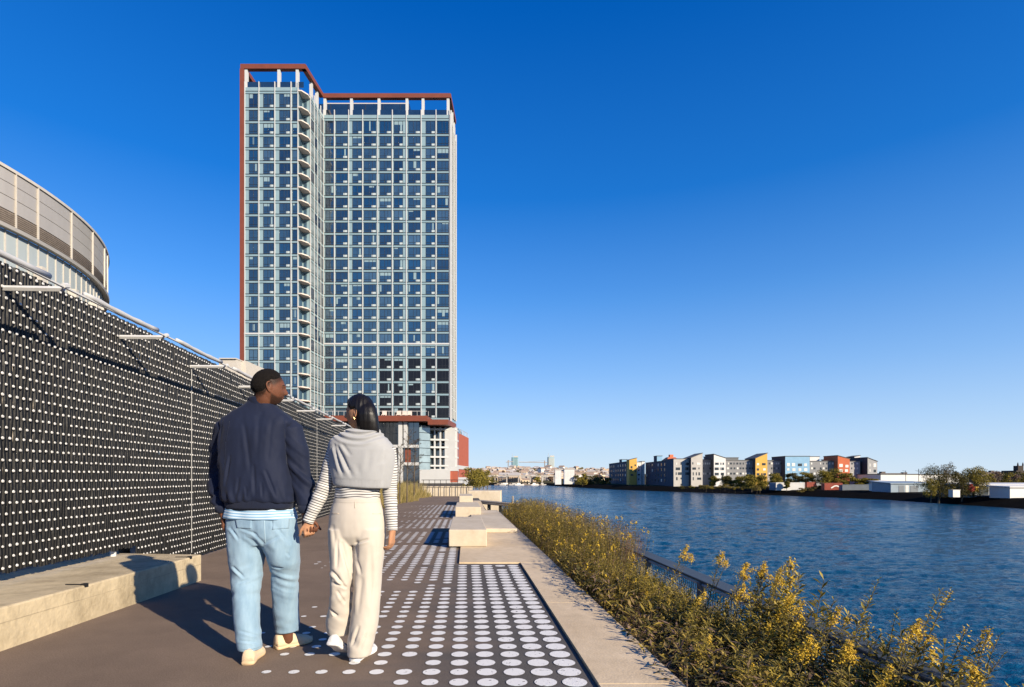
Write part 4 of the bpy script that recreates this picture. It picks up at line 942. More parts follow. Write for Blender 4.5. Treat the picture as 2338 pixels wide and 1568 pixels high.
# the ones that stand out against the water and the rail: (tip px, tip py, distance, flower, label)
special = [
 (1571,1250,4.7,1.6,'goldenrod with tall single yellow plume rising above the rail, leftmost against the water'),
 (1651,1265,4.5,1.5,'goldenrod with yellow plume left of the dense flower cluster'),
 (1706,1290,4.2,2.2,'goldenrod with broad flat yellow flower head above the dark rail'),
 (1746,1290,4.2,1.5,'goldenrod with small round yellow head beside the broad one'),
 (1782,1302,4.1,1.8,'goldenrod with drooping double yellow head, rightmost of the cluster'),
 (1808,1270,4.0,0,'tall leafy spike without flowers behind the yellow cluster'),
 (1812,1362,3.7,1.2,'goldenrod with low yellow head leaning over the rail'),
 (1834,1378,3.6,.9,'short goldenrod with one small yellow knob over the rail'),
 (1700,1338,4.0,1.3,'goldenrod with pale yellow head half hidden in leaves'),
 (1916,1392,3.3,1.6,'goldenrod with full yellow head in front of the rail gap'),
 (2007,1322,3.2,0,'lone tall leafy spike standing clear against the water'),
 (1985,1412,3.1,.5,'short branching goldenrod with budding yellow tips'),
 (2048,1392,3.0,0,'leafy stem with a snapped over top'),
 (2150,1346,2.9,0,'long leafy spike bending right at its tip'),
 (2172,1352,2.85,.3,'tallest leafy spike leaning right, next to the bent one'),
 (2100,1420,2.8,1.5,'goldenrod with long yellow side plume under the leaning spikes'),
 (2205,1437,2.75,.4,'leafy goldenrod with dull bud head near the right end'),
 (2258,1442,2.7,.9,'goldenrod with yellow head arching to the right'),
 (2282,1450,2.62,0,'slender leafy spike at the far right end of the planting'),
 (2290,1496,2.6,0,'bushy leafy stem lowest at the right end of the planting'),
 (2240,1470,2.7,0,'thin bare topped stem between the right end plants'),
 (1940,1470,2.9,1.3,'goldenrod with yellow head low among dense leaves'),
 (1480,1350,5.2,1.0,'goldenrod with soft yellow plume beside the rail post'),
 (1850,1462,3.0,1.8,'goldenrod with bright yellow plume in front of the mesh rail'),
]
for px, py, d, fl, lab in special:
    tip = P(px,py,d); h = gr.uniform(.62,.85); lean = gr.uniform(.16,.30)
    base = Vector((tip.x-lean, tip.y-.02+gr.uniform(-.05,.05), tip.z-h))
    t = thing('goldenrod', lab, 'plant', base, GP)
    a, b, c = MB(), MB(), MB(); goldenrod(a,b,c,base,tip,gr,90,.095,fl,.0042)
    side = []
    if fl > 1.1:
        for k in range(3):
            c2 = MB()
            tt = tip+Vector((gr.uniform(-.05,.06),gr.uniform(-.04,.04),gr.uniform(-.10,-.03))); goldenrod(a,b,c2,base+(tip-base)*.6,tt,gr,8,.04,.5,.002); side.append(c2)
    a.build('stem', L_stem, t); b.build('leaves', L_gold, t)
    for c in [c]+side:
        if c.v: c.build('flower_head', L_flow, t)
protos = []
for i in range(10):
    h = gr.uniform(.42,.72); tip = Vector((gr.uniform(-.02,.22),gr.uniform(-.1,.1),h)); fl = [0,0,.8,0,0,0,0,.6,0,0][i]
    a, b, c = MB(), MB(), MB(); goldenrod(a,b,c,(0,0,0),tip,gr,46,.155,fl,.0036)
    for k in range(gr.randrange(1,4)):
        s = Vector((0,0,0))+tip*gr.uniform(.15,.5); goldenrod(a,b,c,s,s+Vector((gr.uniform(-.14,.18),gr.uniform(-.14,.14),gr.uniform(.15,.3))),gr,20,.10,0,.002)
    protos.append((h,a.mesh('stem_mesh',L_stem), b.mesh('leaf_mesh',L_gold), c.mesh('flower_mesh',L_flow) if c.v else None))
def bed_z(x, d):
    t = (x-(1.30-.088*d))/1.45; return -.06-.44*max(0,min(1,t))
def place_gold(x, d, ztip, rz):
    h, a, b, c = protos[gr.randrange(10)]; z = bed_z(x,d); s = max(.55,min(1.7,(ztip-z)/h))
    lab = 'short leafy goldenrod stem with yellow flowers in the dense planting' if c else 'leafy olive goldenrod stem without flowers in the dense planting'
    t = thing('goldenrod', lab, 'plant', (x,d,z), 'flowering stems in the dense planting' if c else 'leafy stems in the dense planting')
    t.scale = (s**.8,s**.8,s); t.rotation_euler = (gr.uniform(-.12,.12),gr.uniform(-.08,.18),rz)
    for nm, me in (('stem',a),('leaves',b),('flower_head',c)):
        if me:
            o = bpy.data.objects.new(nm, me); COL.objects.link(o); o.parent = t
k = 0
while k < 274:
    d = 1.95+4.5*gr.random()**.95; t = gr.random()**.62; x = coping_edge(d)+.10+t*1.12
    if x > .885*d: continue
    if d > 4.3 and t > .5: zt = -.16+gr.uniform(-.08,.10)
    else: zt = .0+.44*t**.85+gr.uniform(-.14,.08)
    if d < 3.4:
        zt -= .11
        if t > .72 and gr.random() < .35: continue
    place_gold(x, d, zt, gr.uniform(-.6,.6)); k += 1

# undergrowth: one mass; low leafy filler near, dense wispy shrubbery farther on
q = MB(); qd = MB(); qf = MB(); ur_ = random.Random(9)
for i in range(13000):
    d = 2.0+5.0*ur_.random(); t = ur_.random()**.8; x = coping_edge(d)-.04+t*1.3; z = bed_z(x,d)+ur_.random()*(.14+(.36*t if d < 4.5 else .12))
    a = ur_.uniform(0,6.28); ln = ur_.uniform(.05,.12)
    if x > .885*d: continue
    leaf(q if ur_.random() > .15 else qd, Vector((x,d,z)), Vector((math.cos(a),math.sin(a),ur_.uniform(.0,1.2))), Vector((0,0,1)), ln, ln*.22, ur_.uniform(0,1))
for i in range(900):
    d = 2.0+5.0*ur_.random(); t = ur_.random()**.8; x = coping_edge(d)-.02+t*1.2; z = bed_z(x,d); h = ur_.uniform(.15,.45)*(.5+(.6*t if d < 4.5 else 0))
    p = Vector((x,d,z)); e = p+Vector((ur_.uniform(-.1,.2),ur_.uniform(-.1,.1),h)); w = .0025
    qd.add([p-Vector((w,0,0)),p+Vector((w,0,0)),e],[(0,1,2)])
NST = 5200
for i in range(NST):
    d = 5.0+13.3*ur_.random()**1.15; t = ur_.random(); w = 1.32 if d > 7.5 else 1.05
    x = coping_edge(d)+.02+t*w
    top = (.14+.30*min(1,t*2.2)**.8)*(1 if d > 8.5 else .55+.45*(d-5)/3.5)+ur_.gauss(0,.035)
    if d > 15: top *= 1.05
    if d < 6.9 and t > .45: top = -.12+ur_.gauss(0,.05)
    if ur_.random() < .04: top += ur_.uniform(.05,.16)
    z0 = bed_z(x,d); H = top-z0*.5
    p = Vector((x,d,z0)); e = Vector((x+ur_.uniform(-.05,.14),d+ur_.uniform(-.08,.08),top))
    n = 15 if d < 10 else 11; sc = 1.0 if d < 9 else 1.25
    dry = (t > .75 and ur_.random() < .5) or ur_.random() < .06
    qq = qd if dry else q
    w_ = .003; qq.add([p-Vector((w_,0,0)),p+Vector((w_,0,0)),e],[(0,1,2)])
    for k in range(n):
        u = .30+.70*(k+ur_.random())/n; pp = p.lerp(e,u); a = ur_.uniform(0,6.28); ln = sc*ur_.uniform(.022,.052)
        leaf(qq, pp, Vector((math.cos(a),math.sin(a),ur_.uniform(.2,1.4))), Vector((0,0,1)), ln, ln*.30, ur_.uniform(0,1))
    if ur_.random() < (.05 if 6 < d < 10 else .015) :
        for k in range(10):
            pp = e+Vector((ur_.gauss(0,.015),ur_.gauss(0,.015),ur_.gauss(0,.018))); s = .009; a = ur_.uniform(0,3.14)
            qf.add([pp+Vector((-s*math.cos(a),-s*math.sin(a),0)),pp+Vector((0,0,-s)),pp+Vector((s*math.cos(a),s*math.sin(a),0)),pp+Vector((0,0,s))],[(0,1,2,3)])
big = MB()
for qq, mi in ((q,0),(qd,1),(qf,2)): big.add(qq.v, qq.f, mi)
stuff(big.build('undergrowth', [L_under, L_dry, L_flow]), 'dense olive and yellow undergrowth between the concrete edge and the rail', 'undergrowth')

# railing behind the planting
rl = thing('railing', 'dark railing with a wide grey cap and mesh panels behind the goldenrod', 'railing', (rail_x(5),5,-.4))
m_cap = M('rail_cap', (.055,.064,.072), .5, .15, 3, spec=.25); m_rp = M('rail_post', (.16,.16,.165), .5, .1, 5)
ru = Vector((-.088,1,0)).normalized(); rn = Vector((-ru.y,ru.x,0))
def rp(d, off, z): return Vector((rail_x(d),d,z))+rn*off
q = MB(); a, b = 1.9, 16.0
for z0, z1, o0, o1 in ((.125,.15,-.12,.07),): 
    v = [rp(a,o0,z0),rp(a,o1,z0),rp(b,o1,z0),rp(b,o0,z0),rp(a,o0,z1),rp(a,o1,z1),rp(b,o1,z1),rp(b,o0,z1)]
    q.add(v,[(3,2,1,0),(4,5,6,7),(0,1,5,4),(1,2,6,5),(2,3,7,6),(3,0,4,7)])
bev(q.build('cap', m_cap, rl), .008)
q = MB(); q.tube([rp(a,.055,.105),rp(b,.055,.105)], .014, 6); q.build('upper_bar', m_galv, rl)
q = MB(); q.tube([rp(a,.055,-.30),rp(b,.055,-.30)], .014, 6); q.build('lower_bar', m_rp, rl)
d = 2.3
while d < 16:
    q = MB(); v = [rp(d-.035,.03,-.6),rp(d-.035,.085,-.6),rp(d+.035,.085,-.6),rp(d+.035,.03,-.6)]; v += [p+Vector((0,0,.72)) for p in v]
    q.add(v,[(3,2,1,0),(4,5,6,7),(0,1,5,4),(1,2,6,5),(2,3,7,6),(3,0,4,7)]); q.build('post', m_rp, rl); d += 1.55
q = MB(); d = 2.0
while d < 9: q.tube([rp(d,.05,-.30),rp(d,.05,.10)], .0035, 4, cap=False); d += .05
for z in (-.2,-.1,0): q.tube([rp(2,.052,z),rp(9,.052,z)], .0035, 4, cap=False)
q.build('mesh_panel', m_rp, rl)

# tall dry grass and saplings by the end of the fence
q = MB(); r = random.Random(4)
for i in range(5200):
    d = 20.5+12.5*r.random(); xr = -4.75-.018*(d-22)+.25*math.sin(d); x = xr-r.random()**.8*2.6
    h = r.uniform(.35,1.1)*(1 if x < xr-.4 else .5); p = Vector((x,d,-.05)); e = p+Vector((r.uniform(-.25,.25),r.uniform(-.2,.2),h)); w = .012
    m_ = p.lerp(e,.55)+Vector((0,0,.08)); q.add([p-Vector((w,0,0)),p+Vector((w,0,0)),m_+Vector((w*.7,0,0)),m_-Vector((w*.7,0,0)),e],[(0,1,2,3),(3,2,4)])
stuff(q.build('grass', L_grass), 'tall dry yellow green grass beside the path behind the woman', 'grass')
def sapling(px, d, h, label, n=70):
    x = XP(px,d); t = thing('sapling', label, 'tree', (x,d,0)); r = random.Random(int(px)); a, b = MB(), MB()
    a.tube([(x,d,-.1),(x+.02,d,h*.5),(x+.08,d,h)],[.035,.025,.008],6)
    for i in range(26):
        z = h*(.3+.7*r.random()); an = r.uniform(0,6.28); l = r.uniform(.25,.75)*(1.1-z/h*.6); e = Vector((x+.05+math.cos(an)*l,d+math.sin(an)*l,z+l*.9))
        a.tube([(x+.04,d,z),e],[.010,.003],4,cap=False)
        for k in range(n//7):
            u = r.uniform(.4,1); pp = Vector((x+.04,d,z)).lerp(e,u); an2 = r.uniform(0,6.28); leaf(b,pp,Vector((math.cos(an2),math.sin(an2),.2)),Vector((0,0,1)),r.uniform(.07,.13),.05,.6)
    a.build('trunk', m_bark, t); b.build('crown', L_dry, t)
sapling(929,25,3.1,'thin nearly bare sapling beside the dry grass, left one',60)
sapling(945,27,2.9,'thin sapling with sparse brown leaves, right one by the grass',120)
sapling(912,24,2.6,'thin bare sapling half hidden behind the woman',40)

def tree(name, label, px, yb, d, w, h, mat, n=900, trunk=.12, grp=None, lf=.5, base=None, clumps=13, cat='tree', dens=1.9):
    x = XX(px,d); zb = ZZ(yb,d) if base is None else base
    t = thing(name, label, cat, (x,d,zb), grp); r = random.Random(int(px*7+d)); a, b = MB(), MB()
    a.tube([(x,d,zb-1.5),(x+.05*w,d,zb+h*.3),(x,d,zb+h*.75)],[trunk*h*.25,trunk*h*.17,trunk*h*.05],7)
    cl = []
    for i in range(clumps):
        an = r.uniform(0,6.28); rr = r.random()**.5*w*.36; f_ = .05+.81*(i+r.random())/clumps; zz_ = zb+h*f_; k = math.sin(math.pi*min(1,.22+f_*.72))**.7
        c = Vector((x+math.cos(an)*rr*k*1.1,d+math.sin(an)*rr*k,zz_)); cl.append((c,w*r.uniform(.15,.27),h*r.uniform(.10,.19)))
        a.tube([(x,d,zb+h*.2),(c.x,c.y,c.z)],[trunk*h*.05,trunk*h*.015],5,cap=False)
    for i in range(int(n*dens)):
        c, rw, rh = cl[r.randrange(clumps)]; v = Vector((r.gauss(0,1),r.gauss(0,1),r.gauss(0,1))); v.normalize(); k = r.random()**.40
        p = c+Vector((v.x*rw,v.y*rw,v.z*rh))*k; s = lf*r.uniform(.5,1.25); d1 = Vector((r.uniform(-1,1),r.uniform(-1,1),r.uniform(-.6,.6))).normalized(); d2 = d1.orthogonal().normalized()
        if r.random() < .5: d2 = d1.cross(d2)
        if p.z < zb-.2: continue
        b.add([p-d1*s*.5,p-d2*s*.36,p+d1*s*.5,p+d2*s*.36],[(0,1,2,3)])
    a.build('trunk', m_bark, t); b.build('crown', mat, t); return t
TG = 'yellow green trees in front of the coloured houses'
lst = [(1632,1108,240,5.0,4.4,'rounded yellow green tree below the white slanted house'),(1661,1109,236,6.5,4.6,'dark hearted bushy tree left of the grey terrace'),(1690,1110,232,6,4.4,'low yellow tree below the long grey terrace'),
       (1716,1115,226,8,6.2,'large olive tree below the bright yellow house'),(1736,1112,226,6,5.2,'olive tree right under the bright yellow house'),(1770,1106,238,7,5.2,'bushy yellow tree between yellow and blue houses'),
       (1812,1104,240,8,5.0,'broad brown green tree below the left of the blue house'),(1842,1104,240,8,5.4,'broad olive tree below the right of the blue house'),(1880,1106,232,8,6.4,'pale yellow tree left of the orange house'),(1904,1106,232,8.5,7.0,'tallest yellow tree below the orange house'),
       (1932,1106,230,7,5.2,'yellow tree right of the orange house'),(1968,1108,228,6.5,3.2,'low golden bush by the last grey houses'),(1993,1106,226,5,2.6,'small golden bush at the end of the coloured row'),(1796,1114,226,2.6,3.0,'small bush in front of the white container')]
for i, (px, yb, d, w, h, lab) in enumerate(lst): tree('tree', lab, px, yb, d, w, h, L_tree if i not in (1,6) else L_dark, 1700, grp=TG, lf=.46, clumps=20)
rs_ = random.Random(8)
for i in range(26):
    px = 1560+i*17.5+rs_.uniform(-5,5); d = float(np.interp(px,[1560,1740,2010],[262,231,196]))+(24 if px > 1752 else 0); tree('shrub','low olive scrub along the top of the dark far bank',px,0,d,rs_.uniform(3,6),rs_.uniform(1.2,2.6),[L_dark,L_tree,L_under][i%3],260,grp='scrub along the far bank top',lf=.4,cat='shrub',base=-4.1,clumps=7)
for px, yb, d, w, h, lab in ((1612,1115,228,3,1.5,'low scrub below the beige grey house'),(1852,1122,218,4,2.2,'scrub on the bank below the red container'),(1830,1124,217,4,2.0,'scrub below the white container'),(1728,1120,221,5,2.4,'scrub on the dark bank below the yellow house'),(1655,1113,228,5,1.6,'scrub on the bank left of the trees')):
    tree('shrub', lab, px, yb, d, w, h, L_under if px != 1852 else L_dark, 420, grp='scrub on the far bank', lf=.3, cat='shrub')
tree('tree','tall ragged half bare dark tree on the right bank',2143,1136,150,9.0,9.6,L_dark,4200,lf=.27,clumps=26)
tree('tree','reddish thin topped tree leaning behind the ragged dark tree',2160,1130,158,5.0,9.6,L_dry,1300,lf=.24,clumps=14)
tree('tree','rounded golden green tree on the right bank',2222,1131,150,7.0,8.4,L_tree,4000,lf=.27,clumps=24)
tree('tree','dark shaded tree between ragged tree and golden tree',2196,1134,148,5.5,7.4,L_dark,2600,lf=.27,clumps=18)
tree('tree','small olive tree in front of the ragged dark tree',2125,1134,146,4.5,5.0,L_tree,1600,lf=.25,clumps=16)
tree('shrub','red leaved shrub by the yellow shed door',2218,1122,146,1.5,2.2,leafmat('red_leaf',[(.35,.05,.04),(.5,.12,.08),(.25,.05,.03)]),250,lf=.25,cat='shrub')
for i, px in enumerate((2262,2276,2290,2304,2318,2332,2346)): tree('tree','small brown olive tree of the hedge behind the garage row',px,1108,175+i%3*6,5.5,4.0+(i*7%4)*.4,[L_tree,L_dry,L_dark][i%3],480,grp='trees behind the garage row',lf=.4)
for i, px in enumerate((1330,1342,1354,1366,1378,1320,1386)):
    d = 395+i*6; tree('tree','dark bushy tree on the point left of the coloured houses',px,1103,d,9,5.5+(i%3),L_dark if i%3 else L_tree,420,grp='trees on the river point',lf=.8,base=-4)
for i, px in enumerate((1076,1085,1094,1103,1112)):
    tree('tree','yellow green bushy tree beyond the brick block by the river',px,1112,70+i*9,4.0,1.9+(.5 if i%2 else .9),L_tree,900,grp='bushy trees beyond the brick block',lf=.20,base=-.2)
for i in range(46):
    px = 1068+((i*37) % 330); d = 560+((i*53) % 420); tree('tree','dark tree among the hillside houses',px,0,d,tr.uniform(8,14),tr.uniform(6,10),[L_dark,L_tree,L_dry][i%3],110,grp='dark trees among the hillside houses',lf=2.2,base=hill_z(0,d)-.5,clumps=6)
# ================================================================== PEOPLE
def remesh(q, voxel, it=5, fac=.5):
    me = q.mesh('tmp', [m_black]); o = bpy.data.objects.new('tmp', me); COL.objects.link(o)
    md = o.modifiers.new('r','REMESH'); md.mode = 'VOXEL'; md.voxel_size = voxel; md.use_smooth_shade = True
    if it: ms = o.modifiers.new('s','SMOOTH'); ms.iterations = it; ms.factor = fac
    bpy.context.view_layer.update(); dg = bpy.context.evaluated_depsgraph_get()
    out = bpy.data.meshes.new_from_object(o.evaluated_get(dg)); bpy.data.objects.remove(o); out.materials.clear(); return out
def finish(me, name, mats, parent=None, disp=None):
    n = len(me.vertices); co = np.zeros(n*3); me.vertices.foreach_get('co', co); co = co.reshape(n,3)
    if disp is not None:
        no = np.zeros(n*3); me.vertex_normals.foreach_get('vector', no); no = no.reshape(n,3)
        co = co+no*disp(co)[:,None]; me.vertices.foreach_set('co', co.ravel()); me.update()
    for m in (mats if isinstance(mats,(list,tuple)) else [mats]): me.materials.append(m)
    me.polygons.foreach_set('use_smooth',[True]*len(me.polygons)); me.name = name
    return link(name, me, parent), co
def fattr(me, name, vals):
    a = me.attributes.new(name,'FLOAT','POINT'); a.data.foreach_set('value', np.asarray(vals, float))
def interp_keys(keys, step):
    k = np.array(keys, float); ys = k[:,0]; n = max(2,int(abs(ys[-1]-ys[0])/step)); t = np.linspace(0,1,n)
    s = np.concatenate([[0],np.cumsum(np.abs(np.diff(ys))+1e-6)]); s /= s[-1]; out = np.stack([np.interp(t,s,k[:,i]) for i in range(k.shape[1])],1)
    ker = np.array([1,2,3,2,1])/9.
    for i in range(1,k.shape[1]):
        p = np.pad(out[:,i],2,mode='edge'); out[:,i] = np.convolve(p,ker,'valid')
    return out
def body_rings(keys, step=2.0, n=48, e=2.25):
    """keys: (py, left px, right px, half depth m, centre distance)"""
    rs = []
    for py, xl, xr, b, d in interp_keys(keys, step):
        cx, a, z = (XP(xl,d)+XP(xr,d))/2, (XP(xr,d)-XP(xl,d))/2, ZP(py,d); ring = []
        for i in range(n):
            q = 2*math.pi*i/n; c, s = math.cos(q), math.sin(q)
            ring.append(Vector((cx+a*math.copysign(abs(c)**(2/e),c), d+b*math.copysign(abs(s)**(2/e),s), z)))
        rs.append(ring)
    return rs
def crom(pts, rad, n):
    P_ = [Vector(p) for p in pts]; out = []; ro = []; m = len(P_)
    rad = [r if hasattr(r,'__len__') else (r,r) for r in rad]
    for i in range(n+1):
        u = i/n*(m-1); k = min(int(u),m-2); t = u-k
        p0, p1, p2, p3 = P_[max(k-1,0)], P_[k], P_[k+1], P_[min(k+2,m-1)]
        out.append(.5*((2*p1)+(p2-p0)*t+(2*p0-5*p1+4*p2-p3)*t*t+(3*p1-p0-3*p2+p3)*t**3))
        tt = t*t*(3-2*t); ro.append((rad[k][0]*(1-tt)+rad[k+1][0]*tt, rad[k][1]*(1-tt)+rad[k+1][1]*tt))
    return out, ro
def limb(q, pts, rad, n=24, seg=18, mi=0, capr=True):
    c, r = crom(pts, rad, n)
    if capr:
        a = (c[0]-c[1]).normalized(); b = (c[-1]-c[-2]).normalized()
        c = [c[0]+a*r[0][0]*.75]+c+[c[-1]+b*r[-1][0]*.75]; r = [(r[0][0]*.45,r[0][1]*.45)]+r+[(r[-1][0]*.45,r[-1][1]*.45)]
    q.tube(c, r, seg, mi); return c, r
def hand(q, wrist, f, n, L=.18, curl=(60,60,60,60), thumb=1, tcurl=25, wr=.026):
    """palm with four separate curled fingers and a thumb leaving the side of the palm"""
    f = Vector(f).normalized(); n = Vector(n); n = (n-f*n.dot(f)).normalized(); s = f.cross(n)*thumb; w = Vector(wrist); k = L/.18
    rs = []
    for t, hw, th in ((-.02,wr,wr*.85),(.0,.027*k,.021*k),(.025*k,.034*k,.0165*k),(.055*k,.039*k,.0150*k),(.082*k,.040*k,.0125*k),(.093*k,.036*k,.009*k)):
        c = w+f*t+n*(.004*k*t/.08); rs.append([c+s*math.copysign(abs(math.cos(a))**.8,math.cos(a))*hw+n*math.sin(a)*th for a in [2*math.pi*i/16 for i in range(16)]])
    q.rings(rs)
    offs = (.029,.010,-.0095,-.028); lens = (.072,.080,.075,.058)
    for o, l, c in zip(offs, lens, curl):
        p = w+f*.083*k+s*o*k; pts = [p-f*.012*k,p]; ang = 0
        for j, (seg, ca) in enumerate(((.46,.42),(.30,.34),(.24,.24))):
            ang += R(c)*ca*1.25; p = p+(f*math.cos(ang)+n*math.sin(ang))*l*k*seg; pts.append(p)
        limb(q, pts, [.0088*k,.0090*k,.0084*k,.0076*k,.0062*k], 12, 10)
    a = R(tcurl); p = w+f*.022*k+s*.026*k+n*.004*k
    d1 = (f*.72+s*.60+n*.30).normalized(); d2 = (f*.88+s*.18+n*.42).normalized()
    limb(q, [p-d1*.012*k,p,p+d1*.036*k,p+d1*.036*k+d2*.030*k,p+d1*.036*k+d2*.030*k+(d2+n*.3)*.022*k],[.013*k,.0125*k,.0105*k,.0092*k,.0070*k],12,10)
def head_pts(dirs, sc=(.076,.099,.117), male=True):
    d = np.asarray(dirs, float); x, y, z = d[:,0]*sc[0], d[:,1]*sc[1], d[:,2]*sc[2]
    t = np.clip(-d[:,2],0,1); u = np.clip(d[:,2],0,1)
    G = lambda v, c, w: np.exp(-((v-c)/w)**2)
    back = y < 0
    y = np.where(back, y*(1-.52*t**1.3), y*(1-.02*t)); x = x*(1-.26*t**1.6*(1 if male else 1.25))
    x = x*(1-.10*np.clip(d[:,1],0,1)*np.clip(1-u,0,1)); y = y*(1+.03*u*(d[:,1]<0))
    fr = np.clip(d[:,1],0,1)
    y = y+.010*fr*G(z,-.088,.024)*G(x,0,.030)*(1.3 if male else .9)                       # chin
    y = y+.006*G(z,.024,.012)*G(x,0,.045)*fr*(1.2 if male else .6)                         # brow
    y = y-.011*(G(x,.031,.016)+G(x,-.031,.016))*G(z,.004,.013)*fr                          # eye sockets
    nz = np.where(z>-.024, G(z,-.024,.030), G(z,-.024,.010))
    y = y+.028*G(x,0,.0095+.006*G(z,-.026,.012))*nz*fr                                      # nose
    y = y+.004*(G(x,.013,.008)+G(x,-.013,.008))*G(z,-.028,.010)*fr
    y = y+(.009*G(z,-.049,.0062)+.0095*G(z,-.061,.0068)-.004*G(z,-.055,.003))*G(x,0,.021)*fr # lips
    y = y+.005*(G(x,.045,.018)+G(x,-.045,.018))*G(z,-.022,.02)*fr                           # cheeks
    return np.stack([x,y,z],1)
def sphere_dirs(ns=72, nr=56):
    th = np.pi*(np.arange(nr+1)+.001)/(nr+.002); ph = 2*np.pi*np.arange(ns)/ns
    T, PH = np.meshgrid(th, ph, indexing='ij'); return np.stack([np.sin(T)*np.sin(PH), np.sin(T)*np.cos(PH), -np.cos(T)],-1).reshape(-1,3)
def placer(c, yaw, pitch=0, roll=0, s=1.):
    m = Matrix.Translation(Vector(c)) @ Matrix.Rotation(-yaw,4,'Z') @ Matrix.Rotation(pitch,4,'X') @ Matrix.Rotation(roll,4,'Y') @ Matrix.Scale(s,4); return m
NS, NR = 72, 56
def add_head(q, mtx, male, ear=True, sc=(.076,.099,.117)):
    D = sphere_dirs(NS,NR); p = head_pts(D, sc, male); pw = [mtx @ Vector(v) for v in p]
    q.rings([pw[i*NS:(i+1)*NS] for i in range(NR+1)])
    if ear:
        es = 1. if male else .80
        for s in (1,-1):
            c = [Vector((s*(sc[0]-.004+o*es),-.008+b*es,-.004*(1-es)*5+zz*es)) for b, zz, o in ((.012,.022,-.004),(.004,.032,.004),(-.012,.030,.010),(-.019,.014,.012),(-.014,-.006,.010),(-.004,-.022,.005),(.006,-.030,-.001),(.009,-.022,-.003))]
            pts, rr = crom(c,[.0042,.0046,.0052,.0052,.0048,.0058,.0066,.004],24); q.tube([mtx @ v for v in pts],[r[0] for r in rr],8)
            q.ell(mtx @ Vector((s*(sc[0]-.002),-.004,.003-.02*(1-es))),(.007*es,.012*es,.024*es),12,8,mtx.to_3x3().normalized())
def shell(mtx, male, sc, maskf, th, name, mat, parent, edge=.018, jit=0., lo=-.0025):
    D = sphere_dirs(NS*2,NR*2); p = head_pts(D, sc, male); n_ = np.array(D)/np.array(sc); n_ /= np.linalg.norm(n_,axis=1)[:,None]
    m = maskf(p); off = lo+(th-lo)*sstep(0,edge,m)
    if jit: off = off+jit*vnoise(p*140)*sstep(0,edge,m)
    pw = p+n_*off[:,None]; q = MB(); S_, R_ = NS*2, NR*2; idx = lambda i,k: i*S_+k%S_
    fs = [(idx(i,k),idx(i,k+1),idx(i+1,k+1),idx(i+1,k)) for i in range(R_) for k in range(S_) if max(m[idx(i,k)],m[idx(i+1,k+1)],m[idx(i,k+1)],m[idx(i+1,k)]) > -.004]
    used = sorted({v for f in fs for v in f}); mp = {v:i for i,v in enumerate(used)}
    q.add([mtx @ Vector(pw[v]) for v in used],[tuple(mp[v] for v in f) for f in fs]); return q.build(name, mat, parent, True)
def skin(name, c, var=.12):
    m = M(name, c, .58, var, 14, .12, 220, spec=.22); b = m.node_tree.nodes['Principled BSDF']
    b.inputs['Subsurface Weight'].default_value = .08; b.inputs['Subsurface Radius'].default_value = (.012,.004,.002); b.inputs['Subsurface Scale'].default_value = .6; return m
def stubble(m, col):
    nt = m.node_tree; N = nt.nodes; L = nt.links; b = N['Principled BSDF']; src = b.inputs['Base Color'].links[0].from_socket
    a = N.new('ShaderNodeAttribute'); a.attribute_name = 'stubble'; tc = N.new('ShaderNodeTexCoord'); n = N.new('ShaderNodeTexNoise'); n.inputs['Scale'].default_value = 420; n.inputs['Detail'].default_value = 2; L.new(tc.outputs['Object'], n.inputs['Vector'])
    k = N.new('ShaderNodeMath'); k.operation = 'MULTIPLY_ADD'; L.new(n.outputs[0], k.inputs[0]); k.inputs[1].default_value = .8; k.inputs[2].default_value = .55
    t = N.new('ShaderNodeMath'); t.operation = 'MULTIPLY'; t.use_clamp = True; L.new(a.outputs['Fac'], t.inputs[0]); L.new(k.outputs[0], t.inputs[1])
    mx = N.new('ShaderNodeMix'); mx.data_type = 'RGBA'; L.new(t.outputs[0], mx.inputs[0]); L.new(src, mx.inputs[6]); mx.inputs[7].default_value = (*col,1); L.new(mx.outputs[2], b.inputs['Base Color'])
def cloth(name, c, var=.08, scale=6, bump=.25, bscale=320, rough=.85, stretch=(1,1,1), sheen=.15, col2=None, detail=6):
    m = M(name, c, rough, var, scale, bump, bscale, spec=.2, stretch=stretch, col2=col2, detail=detail); m.node_tree.nodes['Principled BSDF'].inputs['Sheen Weight'].default_value = sheen; return m
def striped(name, c1, c2, period, duty, soft=.04, wob=.0):
    m = bpy.data.materials.new(name); m.use_nodes = True; nt = m.node_tree; N = nt.nodes; L = nt.links; b = N['Principled BSDF']; b.inputs['Roughness'].default_value = .85; b.inputs['Specular IOR Level'].default_value = .2
    a = N.new('ShaderNodeAttribute'); a.attribute_name = 'along'
    d = N.new('ShaderNodeMath'); d.operation = 'DIVIDE'; L.new(a.outputs['Fac'], d.inputs[0]); d.inputs[1].default_value = period
    f = N.new('ShaderNodeMath'); f.operation = 'FRACT'; L.new(d.outputs[0], f.inputs[0])
    p = N.new('ShaderNodeMath'); p.operation = 'PINGPONG'; L.new(f.outputs[0], p.inputs[0]); p.inputs[1].default_value = .5
    r = N.new('ShaderNodeMapRange'); L.new(p.outputs[0], r.inputs[0]); r.inputs[1].default_value = duty/2-soft; r.inputs[2].default_value = duty/2+soft
    mx = N.new('ShaderNodeMix'); mx.data_type = 'RGBA'; mx.inputs[6].default_value = (*c2,1); mx.inputs[7].default_value = (*c1,1); L.new(r.outputs[0], mx.inputs[0]); L.new(mx.outputs[2], b.inputs['Base Color'])
    n = N.new('ShaderNodeTexNoise'); n.inputs['Scale'].default_value = 300; bp = N.new('ShaderNodeBump'); bp.inputs['Strength'].default_value = .2; bp.inputs['Distance'].default_value = .003; L.new(n.outputs[0], bp.inputs['Height']); L.new(bp.outputs[0], b.inputs['Normal'])
    return m
